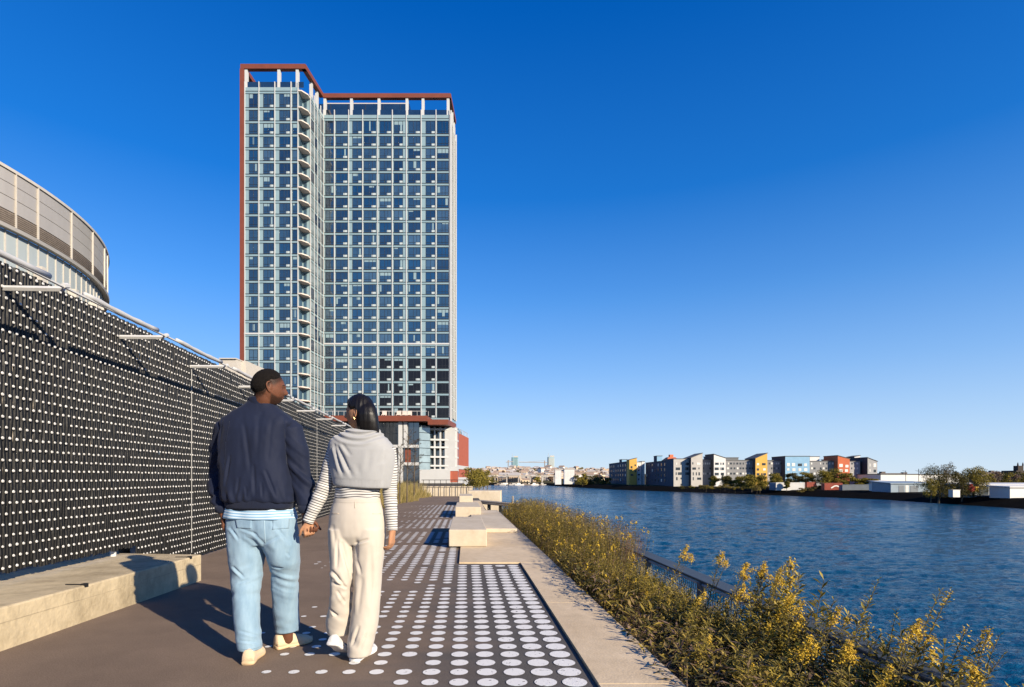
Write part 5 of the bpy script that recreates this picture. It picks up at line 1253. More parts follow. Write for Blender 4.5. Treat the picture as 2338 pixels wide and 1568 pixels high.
def drape(ob_co_mesh, quad, nu, nv, lift, tol=.02):
    """a patch laid on a garment's surface; corners given in picture columns and rows on the visible back"""
    bvh = BVHTree.FromPolygons([v.co for v in ob_co_mesh.vertices],[tuple(p.vertices) for p in ob_co_mesh.polygons]); o = Vector((0,0,EYE)); vs = []; nn = []
    for j in range(nv+1):
        for i in range(nu+1):
            u, v = i/nu, j/nv; a = [(1-u)*(1-v),u*(1-v),u*v,(1-u)*v]; px = sum(w*c[0] for w,c in zip(a,quad)); py = sum(w*c[1] for w,c in zip(a,quad))
            dr = (P(px,py,4)-o).normalized(); h = bvh.ray_cast(o,dr,8)
            if h[0] is None: return None
            vs.append(h[0]+h[1]*lift); nn.append(h[1])
    q = MB(); w = nu+1; n0 = len(vs)
    q.add(vs+[v-k*(lift+.004) for v,k in zip(vs,nn)],[(j*w+i,j*w+i+1,(j+1)*w+i+1,(j+1)*w+i) for j in range(nv) for i in range(nu)])
    rim = [i for i in range(w)]+[j*w+nu for j in range(1,nv+1)]+[nv*w+i for i in range(nu-1,-1,-1)]+[j*w for j in range(nv-1,0,-1)]
    q.f += [(rim[k],rim[k-1],n0+rim[k-1],n0+rim[k]) for k in range(len(rim))]; q.m += [0]*len(rim); return q
def shoe(name, heel, toe, parent, mat, sole, h=.085, w=.096, lift=0., pitch=0., ank=.062):
    """low sneaker: sole with rounded plan, upper rising to the collar"""
    heel, toe = Vector(heel), Vector(toe); f = (toe-heel); L = f.length; f.normalize(); s = f.cross(Vector((0,0,1))).normalized(); u = s.cross(f)
    prof = [(0,.030,.0),(.03,.036,.0),(.12,.038,.0),(.30,.036,.002),(.50,.041,.0),(.66,.049,.0),(.80,.047,.0),(.92,.036,.004),(.985,.018,.010),(1,.006,.014)]
    def tops(t): return np.interp(t,[0,.06,.2,.36,.5,.7,.88,1],[h*.85,h,h*.98,h*.92,h*.74,h*.58,h*.46,h*.26])
    k = w/.096; ring_s, ring_u = [], []
    ts = [i/26 for i in range(27)]; rs = []
    for t in ts:
        hw = np.interp(t,[p[0] for p in prof],[p[1] for p in prof])*k; lz = np.interp(t,[p[0] for p in prof],[p[2] for p in prof]); c = heel+f*L*t
        rs.append([c+s*hw*1.04*math.copysign(abs(math.cos(a))**.55,math.cos(a))+u*(lz+.013+.013*math.copysign(abs(math.sin(a))**.5,math.sin(a))) for a in [2*math.pi*i/20 for i in range(20)]])
    q = MB(); q.rings(rs); so = None
    qu = MB(); rs = []
    for t in ts:
        hw = np.interp(t,[p[0] for p in prof],[p[1] for p in prof])*k*.98; c = heel+f*L*(t*.985+.006); tp = float(tops(t)); r_ = []
        for i in range(24):
            a = math.pi*2*i/24; cs, sn = math.cos(a), math.sin(a); z = .018+max(0,sn)**.75*(tp-.018) if sn > 0 else .016
            r_.append(c+s*hw*math.copysign(abs(cs)**.7,cs)*(1-.18*max(0,sn)**2)+u*z)
        rs.append(r_)
    qu.rings(rs); o = qu.build(name, mat, parent, True); q.build('sole', sole, o, True)
    return o

# ------------------------------------------------------------------ the man
DM = 3.56
mskin = skin('dark_skin', (.125,.050,.028)); wskin = skin('tan_skin', (.40,.205,.115))
m_jacket = cloth('navy_cloth', (.0075,.0118,.031), .10, 5, .06, 300, .75, sheen=.05); m_rib = cloth('navy_rib', (.0075,.0118,.030), .12, 3, .3, 60, .8, stretch=(9,9,.25), sheen=.1)
m_jean = cloth('light_denim', (.155,.25,.345), .14, 5, .2, 300, .85, stretch=(3,3,.6), col2=(.25,.36,.45), detail=10); m_stitch = cloth('denim_stitch', (.30,.42,.50), .05)
m_tee = striped('striped_tee', (.50,.60,.68), (.17,.33,.50), .0165, .5, .12)
m_hairb = M('black_hair', (.010,.008,.007), .85, .3, 60, .8, 260, spec=.12); m_beard = M('beard', (.022,.013,.009), .7, .4, 90, .8, 300)
m_suede = cloth('beige_suede', (.62,.47,.31), .07, 12, .2, 200); m_gum = M('beige_sole', (.55,.40,.24), .6, .08, 10)
m_lace = M('shoe_lace', (.75,.72,.66), .8); m_eye = M('eye_white', (.20,.17,.15), .3); m_iris = M('iris', (.02,.012,.008), .1)

HM = placer(P(613,886,3.53), R(56), R(-3), R(2), .99)
b = MB(); add_head(b, HM, True)
hc = HM @ Vector((0,-.020,-.055))
limb(b, [P(597,962,3.57), P(598,935,3.56), hc, HM @ Vector((0,-.008,-.01))], [(.075,.075),(.060,.062),(.056,.060),(.05,.05)], 14, 20)
b.rings(body_rings([(935,578,618,.05,DM),(948,545,645,.075,DM),(962,532,650,.085,DM),(1000,526,648,.10,DM),(1060,524,645,.10,DM),(1130,528,660,.105,DM),(1195,532,664,.10,DM),(1225,545,652,.08,DM)],5,32))
lsh, lel, lwr = P(532,988,3.585), P(499,1088,3.62), P(509,1168,3.54)
rsh, rel, rwr = P(654,990,3.585), P(685,1082,3.595), P(697,1172,3.52)
limb(b,[lsh,P(508,1040,3.615),lel,lwr],[.042,.040,.036,.026],18,16); limb(b,[rsh,P(675,1040,3.595),rel,rwr],[.042,.040,.036,.026],18,16)
lk, la = P(564,1330,3.52), P(570,1474,3.45); rk, ra = P(652,1320,3.62), P(656,1444,3.72)
limb(b,[P(566,1225,3.57),lk,P(568,1390,3.50),la],[.070,.055,.050,.036],18,16); limb(b,[P(640,1225,3.59),rk,P(654,1375,3.68),P(656,1444,3.72),P(657,1462,3.73)],[.070,.055,.056,.036,.034],18,16)
for hl, tl in ((Vector((-1.625,3.45,.04)),Vector((-1.65,3.58,.03))),(Vector((-1.53,3.75,.04)),Vector((-1.46,3.84,.03)))): limb(b,[hl,hl.lerp(tl,.5),tl],[.022,.022,.018],8,12)
hand(b, P(509,1171,3.535), (.08,-.05,-1), (.9,.35,0), .188, (35,38,42,48), -1)
hand(b, P(699,1181,3.522), (.22,-.06,-1), (.72,-.69,.0), .182, (118,124,128,132), -1, 10)
me = remesh(b, .0038, 3, .45); man, mco = finish(me, 'person', mskin); stubble(mskin, (.020,.011,.007))
loc = (np.c_[mco, np.ones(len(mco))] @ np.array(HM.inverted()).T)[:,:3]; inh = (np.abs(loc) < np.array([.082,.13,.13])).all(1)
hl0 = loc[:,2]-np.interp(loc[:,1],[-.11,-.07,-.045,-.030,-.018,.0,.015,.030,.050,.070,.085,.11],[-.070,-.066,-.060,-.040,.000,.024,.016,.026,.042,.060,.068,.072])
bd0 = np.minimum(np.interp(loc[:,1],[-.02,.0,.02,.05,.075,.10,.13],[-.06,-.030,-.040,-.050,-.046,-.033,-.033])-loc[:,2], (loc[:,1]-.000))
bd0 = np.where((np.abs(loc[:,0])<.022)&(np.abs(loc[:,2]+.054)<.0085)&(loc[:,1]>.07),-1,bd0); bd0 = np.where(loc[:,2]<-.105,-1,bd0)
fattr(me,'stubble',inh*np.maximum(sstep(-.022,.016,hl0)*.95, sstep(-.004,.014,bd0)*.9))
tag(man, 'bearded man in navy jacket and light blue jeans, holding hands with the woman', 'person')
SCM = (.076,.099,.117)
hl = lambda p: p[:,2]-np.interp(p[:,1],[-.11,-.07,-.045,-.030,-.018,.0,.015,.030,.050,.070,.085,.11],[-.060,-.058,-.050,-.030,.012,.032,.030,.036,.048,.066,.074,.078])
shell(HM, True, SCM, hl, .0085, 'hair', m_hairb, man, .050, .0009, -.0045)
q = MB()
for s in (1,-1):
    pts, rr = crom([HM @ Vector((s*x,y,z)) for x,y,z in ((.012,.0955,.022),(.030,.0895,.027),(.046,.0745,.022))],[.0025,.0032,.0018],10); q.tube(pts,[r[0] for r in rr],6)
q.build('eyebrows', m_beard, man)
for s in (1,-1):
    q = MB(); q.ell(HM @ Vector((s*.030,.0670,.003)),(.0105,.0110,.0085),12,8); e = q.build('eye', m_eye, man, True)
    q = MB(); q.ell(HM @ Vector((s*.030,.0755,.003)),(.0052,.0040,.0052),10,6); q.build('iris', m_iris, e, True)
# jacket
j = MB()
j.rings(body_rings([(1146,515,675,.140,DM),(1140,511,675,.150,DM),(1128,509,674,.153,DM),(1100,508,668,.150,DM),(1050,506,656,.148,DM),(1005,507,658,.145,DM),(980,511,664,.138,DM),(966,507,672,.124,DM),(952,514,664,.110,DM),(940,533,645,.098,DM),(930,554,632,.087,DM),(921,568,626,.078,DM),(914,572,622,.072,DM)],2,64,2.9))
SLV = [([P(521,974,3.575),P(509,1010,3.60),P(502,1060,3.625),P(498,1100,3.615),P(504,1140,3.57),P(508,1157,3.545)],[(.072,.078),(.066,.072),(.056,.066),(.055,.062),(.053,.056),(.043,.046)]),
       ([P(664,978,3.575),P(672,1012,3.585),P(680,1058,3.60),P(688,1095,3.59),P(696,1135,3.555),P(698,1155,3.535)],[(.068,.078),(.074,.078),(.074,.076),(.068,.072),(.053,.058),(.042,.045)])]
me = remesh(j, .0062, 8, .5)
JC = P(592,1050,DM)
def creases(p, d, lst):
    out = np.zeros(len(p)); X_, Z_ = p[:,0]*d/p[:,1], EYE+(p[:,2]-EYE)*d/p[:,1]
    for ax, ay, bx, by, w, dep in lst:
        a, b_ = P(ax,ay,d), P(bx,by,d); ux, uz = b_.x-a.x, b_.z-a.z; L2 = ux*ux+uz*uz; t = ((X_-a.x)*ux+(Z_-a.z)*uz)/L2; tc = np.clip(t,0,1)
        dx, dz = X_-a.x-tc*ux, Z_-a.z-tc*uz; ds_ = np.hypot(dx,dz); sg = (dx*uz-dz*ux)/math.sqrt(L2); tp = np.clip(np.sin(np.pi*np.clip(t*.9+.05,0,1)),0,1)**.6
        out += tp*(-dep*np.exp(-(ds_/w)**2)+.5*dep*np.exp(-((sg-1.9*w)/(1.3*w))**2)*np.exp(-(np.maximum(0,np.abs(t-.5)-.5)*4)**2)*(ds_ < 5*w))
    return out*(p[:,1] < d+.03)
JCR = [(524,1040,513,1108,.006,.010),(557,968,574,1095,.011,.006),(578,1062,581,1132,.009,.008),(606,1074,630,1134,.009,.009),(639,960,650,1010,.006,.006),(643,985,653,1068,.006,.006),(653,1066,667,1127,.007,.009),(545,1090,538,1135,.008,.007),(596,1100,600,1138,.007,.006),(560,1110,563,1138,.006,.006),(640,1095,650,1136,.007,.007),(590,950,588,1040,.014,.004),(620,960,612,1050,.013,.004)]
def jdisp(p):
    x, y, z = (p-np.array(JC)).T; out = .0022*vnoise(p*np.array([16,16,9]))+.0012*vnoise(p*np.array([44,44,20])+9)
    tor = sstep(.235,.19,np.abs(x)); fold = vnoise(np.stack([x*15+z*2.2,y*3,z*2.4],1)+3); fold2 = vnoise(np.stack([x*26-z*6,y*4,z*3.2],1)+17)
    low = sstep(.10,-.28,z); out = out+tor*(.0065*fold+.004*fold2)*(.35+.85*low)
    out = out-.006*tor*sstep(.55,.95,vnoise(np.stack([x*9+z*3.0,y*0,z*1.6],1)+31)*.5+.62)
    arm = sstep(.19,.235,np.abs(x)); el = np.exp(-((z+.12)/.13)**2); cross = vnoise(np.stack([x*9,y*9,z*30+x*22*np.sign(x)],1)+5)
    out = out+arm*cross*(.0035+.0075*el)
    # armhole seams and the gathers above the rib
    out = out-.004*np.exp(-((np.abs(x)-(.205-.06*np.clip(z-.16,0,.2)))/.006)**2)*sstep(-.02,.05,z)
    out = out+tor*creases(p,3.42,JCR)
    g = np.exp(-((z+.235)/.035)**2); out = out+g*.005*np.sin(x*95+4*vnoise(p*8))*tor
    return out
def jdisp2(p):
    x, y, z = (p-np.array(JC)).T; out = .0022*vnoise(p*np.array([16,16,9]))+.0012*vnoise(p*np.array([44,44,20])+9)
    el = np.exp(-((z+.12)/.15)**2); c = vnoise(np.stack([x*7,y*7,z*26+x*24*np.sign(x)],1)+5); c2 = vnoise(np.stack([x*7,y*7,z*34-x*20*np.sign(x)],1)+25)
    return out+c*(.004+.010*el)+c2*.005*np.exp(-((z+.27)/.07)**2)+.004*vnoise(np.stack([x*20,y*8,z*4],1)+61)
jk, jco = finish(me, 'jacket', m_jacket, man, jdisp)
for pts, rad in SLV:
    q = MB(); limb(q,pts,rad,60,48); me = remesh(q,.0060,3,.5); finish(me,'sleeve',m_jacket,jk,jdisp2)
q = MB(); rr = body_rings([(1142,517,673,.142,DM),(1149,518,672,.141,DM),(1158,519,671.5,.139,DM),(1163,519.5,671,.137,DM),(1163.3,523,667,.128,DM),(1150,524,666,.125,DM)],1.2,110,2.35)
rr = [[v+Vector((v.x-JC.x,v.y-DM,0)).normalized()*(.0012*math.sin(i*math.pi)) for i,v in enumerate(r_)] for r_ in rr]
q.rings(rr, 0, False); q.build('hem_rib', m_rib, jk, True)
for w_, dr in ((P(508.5,1158,3.54),Vector((.01,-.0,-1))),(P(697.5,1158,3.53),Vector((-.02,-.0,-1)))):
    q = MB(); q.tube([w_-dr*.012,w_+dr*.012,w_+dr*.034,w_+dr*.036,w_+dr*.01],[.047,.046,.042,.034,.032],30); q.build('cuff', m_rib, jk, True)
for quad in ([(645,960),(646,960),(652.5,1010),(651.5,1010)],[(651.5,1010),(652.5,1010),(655,1060),(654,1060)],[(524,962),(525,962),(516,1008),(515,1008)],[(515,1008),(516,1008),(513,1060),(512,1060)]):
    q = drape(jk.data, quad, 4 if quad[1][0]-quad[0][0] < 3 else 14, 12 if quad[1][0]-quad[0][0] < 3 else 3, .0012)
    if q: q.build('seam', m_rib, jk, True)
# stand collar with a fold
q = MB(); rs = []
for py, rx, ry, dx, dy in ((936,.088,.086,2,0),(930,.085,.083,2,0),(920,.080,.079,1,-.004),(911,.0765,.077,0,-.008),(908.5,.0735,.074,0,-.008),(912,.069,.069,0,-.006),(925,.066,.066,0,-.004)):
    c = P(597+dx,py,DM); ring = []
    for i in range(60):
        a = 2*math.pi*i/60; fr_ = max(0,math.sin(a)); ring.append(Vector((c.x+rx*math.cos(a)+.012*max(0,math.cos(a)),c.y+dy+ry*math.sin(a),c.z-.030*fr_-.016*max(0,math.cos(a)))))
    rs.append(ring)
q.rings(rs,0,False); q.build('collar', m_jacket, jk, True)
# striped tee below the jacket
q = MB(); rr = body_rings([(1150,521,669,.132,DM),(1165,519,671,.133,DM),(1176,516,674,.136,DM),(1183,514,675.5,.138,DM),(1184,516.5,672.5,.132,DM),(1176,520,668,.128,DM)],1.0,90,2.35); al = []
out = []
for r_ in rr:
    o_ = []
    for i, v in enumerate(r_):
        a = 2*math.pi*i/90; wv = .004*math.sin(a*5+1)+.003*math.sin(a*11); n_ = Vector((math.cos(a),math.sin(a),0)); v2 = v+n_*wv*(1 if v.z < ZP(1165,DM) else .4)+Vector((0,0,.010*math.cos(a)*-1*.6)); o_.append(v2); al.append(v.z+.004*math.sin(a*3))
    out.append(o_)
q.rings(out,0,False); tee = q.build('tee_shirt', m_tee, man, True); fattr(tee.data,'along',al)
# jeans
j = MB()
j.rings(body_rings([(1166,524,671,.122,DM),(1185,522,674,.130,DM),(1205,521.5,675,.136,DM),(1225,523,677,.132,DM),(1243,540,664,.10,DM)],2,56,2.4))
def leg(keys): j.rings(body_rings(keys,3,40,2.15))
leg([(1205,523,603,.128,3.56),(1238,524.5,605,.128,3.56),(1262,526,602.5,.120,3.557),(1290,528,598.5,.108,3.55),(1315,530,596,.095,3.54),(1360,533,591.5,.088,3.51),(1400,536.5,591.5,.083,3.485),(1440,540,594,.080,3.465),(1465,543.5,596,.078,3.455),(1482,547,597,.076,3.45)])
leg([(1205,595,676,.128,3.565),(1238,600,679,.128,3.568),(1260,608,681,.120,3.575),(1285,616.5,682.5,.110,3.59),(1304,621,682,.096,3.62),(1330,622,680.5,.092,3.64),(1372,624,680,.086,3.68),(1410,627,681.5,.082,3.71),(1430,629,682,.080,3.73),(1440,630.5,682,.078,3.735)])
me = remesh(j, .0058, 7, .5)
def wr(p, c, w): return np.exp(-(((p-np.array(c))/np.array(w))**2).sum(1))
KL, KR, CR = P(560,1335,3.5), P(652,1322,3.62), P(603,1240,3.5)
def jeandisp(p):
    out = .0025*vnoise(p*np.array([13,13,8]))+.0012*vnoise(p*np.array([40,40,26])+4)
    s1 = vnoise(np.stack([(p[:,0])*10+p[:,2]*16,p[:,1]*6,p[:,2]*26-p[:,0]*20],1)+8); s2 = vnoise(np.stack([p[:,0]*11,p[:,1]*7,p[:,2]*36+p[:,0]*16],1)+2)
    out = out+.011*s2*wr(p,KR,(.12,.25,.085))+.007*s1*wr(p,KL,(.12,.25,.14))
    dg = vnoise(np.stack([p[:,0]*12-p[:,2]*10,p[:,1]*4,p[:,2]*15+p[:,0]*12],1)+12); out = out+.008*dg*wr(p,CR,(.16,.3,.10))
    out = out+.006*vnoise(np.stack([p[:,0]*9,p[:,1]*5,p[:,2]*28],1)+40)*(wr(p,P(570,1450,3.45),(.12,.3,.09))+wr(p,P(655,1425,3.72),(.12,.3,.07)))
    vert = vnoise(np.stack([p[:,0]*17+p[:,2]*2,p[:,1]*4,p[:,2]*2.5],1)+21); out = out+.004*vert
    return out
NCR = [(524.5,1204,544,1231,.006,.010),(550,1207,588,1221,.006,.007),(531,1293,556,1318,.007,.012),(622,1192,668,1247,.011,.006),(616,1294,679,1305,.007,.012),(627,1306,668,1319,.006,.010),(625,1322,676,1309,.006,.008),(633,1331,660,1336,.006,.007),(575,1215,603,1240,.008,.008),(560,1225,598,1252,.009,.006),(606,1240,640,1222,.008,.007),(545,1330,570,1322,.007,.006),(546,1440,590,1452,.007,.006),(545,1462,594,1468,.006,.006),(632,1412,676,1420,.007,.006),(655,1262,681,1284,.008,.008)]
_jd = jeandisp
jn, _ = finish(me, 'jeans', m_jean, man, lambda p: _jd(p)+creases(p,3.47,NCR))
for nm, qd_ in (('back_pocket',[(623,1184),(661,1184),(659,1206),(622,1209)]),('back_pocket',[(537,1186),(575,1186),(574,1207),(541,1205)])):
    q = drape(jn.data, qd_, 10, 8, .0035)
    if q: q.build(nm, m_jean, jn, True)
for qd_ in ([(602.5,1188),(604.5,1188),(606.5,1240),(604.5,1240)],[(622,1206),(660,1203.5),(660,1204.5),(622,1207)]):
    q = drape(jn.data, qd_, 4, 14, .0015)
    if q: q.build('seam', m_stitch, jn, True)
for (py,xl,xr,d) in ((1479,546.5,597.5,3.45),(1439,630,682.5,3.735)):
    q = MB(); q.rings(body_rings([(py-5,xl-.3,xr+.3,.080,d),(py,xl-.8,xr+.8,.082,d),(py+5,xl-.8,xr+.8,.082,d),(py+5.5,xl+3,xr-3,.070,d),(py-3,xl+3,xr-3,.070,d)],1,60,2.15),0,False)
    hm = q.build('hem', m_jean, jn, True); hm.rotation_euler = (0,0,0)
so = shoe('shoe', (-1.618,3.375,.0), (-1.662,3.640,.0), man, m_suede, m_gum, .112, .100); shoe_r = shoe('shoe', (-1.580,3.685,.0), (-1.405,3.880,.0), man, m_suede, m_gum, .112, .102)
for o_, pts in ((shoe_r,[(-1.50,3.785,.098),(-1.482,3.79,.108),(-1.468,3.795,.103),(-1.478,3.80,.090)]),): 
    q = MB(); pp, rr_ = crom(pts,[.003]*4,8); q.tube(pp,[.003]*len(pp),5); q.build('lace', m_lace, o_)

# ------------------------------------------------------------------ the woman
DW = 3.50
m_knit = cloth('grey_knit', (.305,.31,.315), .05, 10, .15, 500, .92, sheen=.4); m_knitrib = cloth('grey_knit_rib', (.305,.31,.315), .08, 4, .3, 90, .92, stretch=(8,8,.2), sheen=.3)
m_stripe = striped('striped_shirt', (.54,.525,.50), (.018,.019,.026), .0158, .30, .05)
m_trs = cloth('cream_trousers', (.465,.42,.36), .04, 5, .05, 300, .85); m_trseam = cloth('trouser_seam', (.50,.42,.33), .05)
m_shoe = M('white_leather', (.64,.63,.61), .45, .04, 8); m_shsole = M('white_sole', (.72,.71,.69), .55, .05, 8); m_hairw = M('straight_black_hair', (.006,.005,.005), .40, .4, 40, .10, 90, spec=.32, stretch=(6,6,.12))
HW = placer(P(822,943,3.51), R(-74), R(0), R(-2), .94)
b = MB(); add_head(b, HW, False, True, (.074,.097,.117))
limb(b,[P(829,1012,3.53),P(829,990,3.52),HW @ Vector((0,-.018,-.062)),HW @ Vector((0,-.005,-.01))],[.058,.050,.048,.045],14,20)
b.rings(body_rings([(990,806,852,.045,DW+.02),(1002,780,880,.065,DW+.01),(1016,768,888,.085,DW),(1060,773,880,.095,DW),(1110,776,862,.09,DW),(1150,768,864,.09,DW),(1195,766,866,.10,DW),(1225,774,856,.08,DW)],5,32))
wls, wle, wlw = P(770,1016,DW), P(745,1106,3.50), P(703.5,1190,3.475); wrs, wre, wrw = P(886,1024,DW), P(889,1118,3.52), P(896,1210,3.48)
limb(b,[wls,wle,wlw],[.042,.033,.0225],18,14); limb(b,[wrs,wre,wrw],[.042,.034,.0225],18,14)
limb(b,[P(786,1240,3.5),P(780,1325,3.44),P(776,1400,3.52),P(776,1440,3.56)],[.07,.040,.034,.03],16,14); limb(b,[P(842,1240,3.5),P(836,1340,3.50),P(822,1490,3.50)],[.08,.055,.035],16,14)
hand(b, wlw+Vector((.0,0,-.004)), (.06,.16,-1), (-.62,.78,0), .165, (100,104,106,108), -1, 40, wr=.0235)
hand(b, wrw+Vector((0,0,-.004)), (-.06,.10,-1), (-.95,.25,.05), .168, (48,55,60,66), 1, wr=.0235)
me = remesh(b, .0038, 3, .45); woman, _ = finish(me, 'person', wskin)
tag(woman, 'woman in cream trousers and striped top with a grey sweater over her shoulders', 'person')
SCW = (.074,.097,.117)
hw_ = lambda p: np.maximum(p[:,2]-np.interp(p[:,1],[-.03,-.014,.0,.02,.045,.065,.085,.11],[-.12,.016,.018,.014,.026,.050,.066,.072]), (-.020-p[:,1])*.9)
def cap(q, mtx, male, sc, maskf, th, edge):
    D = sphere_dirs(NS,NR); p = head_pts(D, sc, male); n_ = np.array(D)/np.array(sc); n_ /= np.linalg.norm(n_,axis=1)[:,None]; m = maskf(p)
    out = p+n_*(.001+(th-.001)*sstep(0,edge,m))[:,None]; inn = p*.90; idx = lambda i,k: i*NS+k%NS
    keep = [(idx(i,k),idx(i,k+1),idx(i+1,k+1),idx(i+1,k)) for i in range(NR) for k in range(NS) if min(m[idx(i,k)],m[idx(i+1,k+1)],m[idx(i,k+1)],m[idx(i+1,k)]) > -.002]
    N0 = len(p); vs = [mtx @ Vector(v) for v in out]+[mtx @ Vector(v) for v in inn]; ed = {}
    for f in keep:
        for u, v in zip(f, f[1:]+f[:1]): ed[(u,v)] = 1
    fs = keep+[tuple(N0+v for v in reversed(f)) for f in keep]+[(v,u,N0+u,N0+v) for (u,v) in ed if (v,u) not in ed]
    q.add(vs, fs)
hq = MB(); cap(hq, HW, False, SCW, hw_, .013, .022)
hq.rings(body_rings([(918,826,850,.022,3.475),(930,817,858,.044,3.468),(945,813.5,861.5,.052,3.462),(962,814,864,.050,3.464),(976,816,865.5,.042,3.466),(986,820,866.5,.036,3.470),(996,826,864,.028,3.480),(1004,834,862,.014,3.485)],1.5,60,2.1))
me = remesh(hq, .0045, 6, .5); HC = np.array(P(823,943,3.51))
def hairdisp(p):
    a = np.arctan2(p[:,0]-HC[0]-.01, -(p[:,1]-HC[1]-.02)); low = sstep(.05,-.12,p[:,2]-HC[2])
    return .0016*vnoise(np.stack([a*13,p[:,2]*2.5,a*0],1))+.0010*vnoise(np.stack([a*34,p[:,2]*3,a*0+4],1))+.003*low*vnoise(np.stack([a*6,p[:,2]*5,a*0+9],1))
finish(me, 'hair', m_hairw, woman, hairdisp)
for s in (1,-1):
    q = MB(); q.ell(HW @ Vector((s*.030,.0660,.003)),(.0105,.0110,.0085),12,8); e = q.build('eye', m_eye, woman, True)
    q = MB(); q.ell(HW @ Vector((s*.030,.0745,.003)),(.005,.0038,.005),10,6); q.build('iris', m_iris, e, True)
q = MB()
for s in (1,-1):
    pts, rr = crom([HW @ Vector((s*x,y,z)) for x,y,z in ((.012,.0905,.020),(.030,.0850,.025),(.044,.0715,.020))],[.0022,.0028,.0015],10); q.tube(pts,[r[0] for r in rr],6)
q.build('eyebrows', m_hairb, woman)
# earring: a small gold hoop
q = MB(); c = HW @ Vector((-.079,-.004,-.040)); q.tube([c+Vector((0,math.cos(a)*.009,math.sin(a)*.009)) for a in [2*math.pi*i/14 for i in range(15)]],.0016,6,cap=False); q.build('earring', M('gold',(.7,.45,.15),.3,metal=1), woman)
# striped shirt: torso and sleeves, each carrying the distance along it for the stripes
q = MB(); al = []
tr_ = body_rings([(1005,790,868,.06,DW),(1020,770,886,.09,DW),(1060,770,884,.102,DW),(1100,770,873,.104,DW),(1118,768.5,867,.104,DW),(1132,766.5,866,.106,DW),(1137,767,865.5,.104,DW)],1.6,64,2.2)
out = []
for r_ in tr_:
    o_ = []
    for i, v in enumerate(r_):
        a = 2*math.pi*i/64; o_.append(v+Vector((math.cos(a),math.sin(a),0))*(.0025*math.sin(v.z*170+math.sin(a*2)*2)+.003*math.sin(a*7+v.z*20))); al.append(v.z+.004*math.sin(a*2+.6)+.0025*math.sin(a*5))
    out.append(o_)
q.rings(out)
def sleeve(pts, rad, ph):
    c, r_ = crom(pts, rad, 90); s = 0; ac = []
    for i in range(len(c)):
        if i: s += (c[i]-c[i-1]).length
        ac.append(s)
    L_ = ac[-1]; rr2 = [(a+.0022*math.sin(k*.62+ph)*math.exp(-((k/90-.52)/.22)**2)*1.6+.0012*math.sin(k*1.1), b_+.0022*math.sin(k*.62+ph+.8)*math.exp(-((k/90-.52)/.22)**2)) for k,(a,b_) in enumerate(r_)]
    q.tube(c, rr2, 28); al.extend([v+.0022*math.sin(2*math.pi*k/28+ph)  for v in ac for k in range(28)])
sleeve([P(772,1014,DW),P(757,1058,3.505),P(745,1098,3.505),P(727,1140,3.49),P(708,1180,3.478),P(703,1192,3.475)],[(.052,.056),(.050,.052),(.047,.048),(.042,.044),(.034,.035),(.0335,.034)],0)
sleeve([P(884,1022,DW),P(890,1070,3.51),P(890,1118,3.52),P(893,1160,3.50),P(895.5,1200,3.485),P(896,1211,3.48)],[(.050,.054),(.047,.05),(.044,.046),(.038,.040),(.0315,.033),(.031,.032)],2)
sh = q.build('striped_shirt', m_stripe, woman, True); fattr(sh.data,'along',al)
# sweater laid over the shoulders
keys = [(990,806,858,.070,3.500),(982,801,861,.078,3.498),(977.5,798,863.5,.083,3.496),(976,795.5,865.5,.087,3.495),(978.5,792.5,867,.091,3.496),(985,788,869,.096,3.497),(991,777,873,.101,3.498),(997,764,880,.105,3.50),(1005,756,888,.114,3.50),(1015,752,896.5,.121,3.50),(1028,751,902.5,.126,3.50),(1045,753,904,.129,3.50),(1062,755,903.5,.130,3.50),(1080,757.5,900.5,.130,3.50),(1092,759.5,897.5,.129,3.50),(1093.5,760.5,897,.127,3.50),(1102,761.5,895.5,.1265,3.50),(1109,763,893.5,.1265,3.50),(1111,765.5,891,.121,3.50),(1104,767,889,.117,3.50)]
NSW = 132; rs = body_rings(keys,1.0,NSW,2.3); out = []
WC = P(828,1000,DW)
for r_ in rs:
    o_ = []
    for i, v in enumerate(r_):
        a = 2*math.pi*i/NSW; n_ = Vector((math.cos(a),math.sin(a),0)); o_.append((v,n_))
    out.append(o_)
pv = np.array([[*v] for r_ in out for v,_ in r_]); nv_ = np.array([[*n_] for r_ in out for _,n_ in r_]); ry = np.repeat(np.arange(len(out))/len(out),NSW)
xx = (pv[:,0]-WC.x); zz2 = ZP(974,DW)-pv[:,2]                       # depth below the neck
kk = sstep(.0,.03,zz2)*sstep(.345,.26,zz2)
sarc = zz2+2.0*(xx-.01)**2-.012*vnoise(np.stack([xx*7,pv[:,1]*2,zz2*7],1))
d_ = .0075*np.sin((sarc-.018)*2*np.pi/.047)*sstep(.005,.03,sarc)*sstep(.155,.09,sarc)*(nv_[:,1] < .3)
SCR = [(762,1014,783,1090,.008,.015),(770,1018,805,1092,.009,.016),(757,1030,763,1060,.007,.008),(895,1008,873,1056,.011,.007),(780,1012,800,1040,.009,.008),(884,1040,880,1085,.010,.006),(815,1060,822,1092,.011,.005),(846,1030,838,1075,.016,.004)]
d_ = d_+creases(pv,3.38,SCR)
d_ = (d_+.0025*vnoise(pv*10))*kk
pv = pv+nv_*d_[:,None]+np.array([0,0,1])*(d_*.2)[:,None]
pv[:,2] -= (.012+.012*sstep(-.05,.05,xx))*sstep(.05,.0,zz2)*sstep(.7,-.3,nv_[:,1])
pv[:,2] += -.010*np.sin(np.clip(xx/.2,-1,1)*1.5+.4)*sstep(.25,.38,zz2)
q = MB(); q.rings([[Vector(pv[i*NSW+k]) for k in range(NSW)] for i in range(len(out))],0,False)
nrow = len(out); tprow = [i for i in range(nrow) if ZP(1093,DW) > out[i][0][0].z]
q.m = [1 if (f[0]//NSW) >= tprow[0] else 0 for f in q.f]
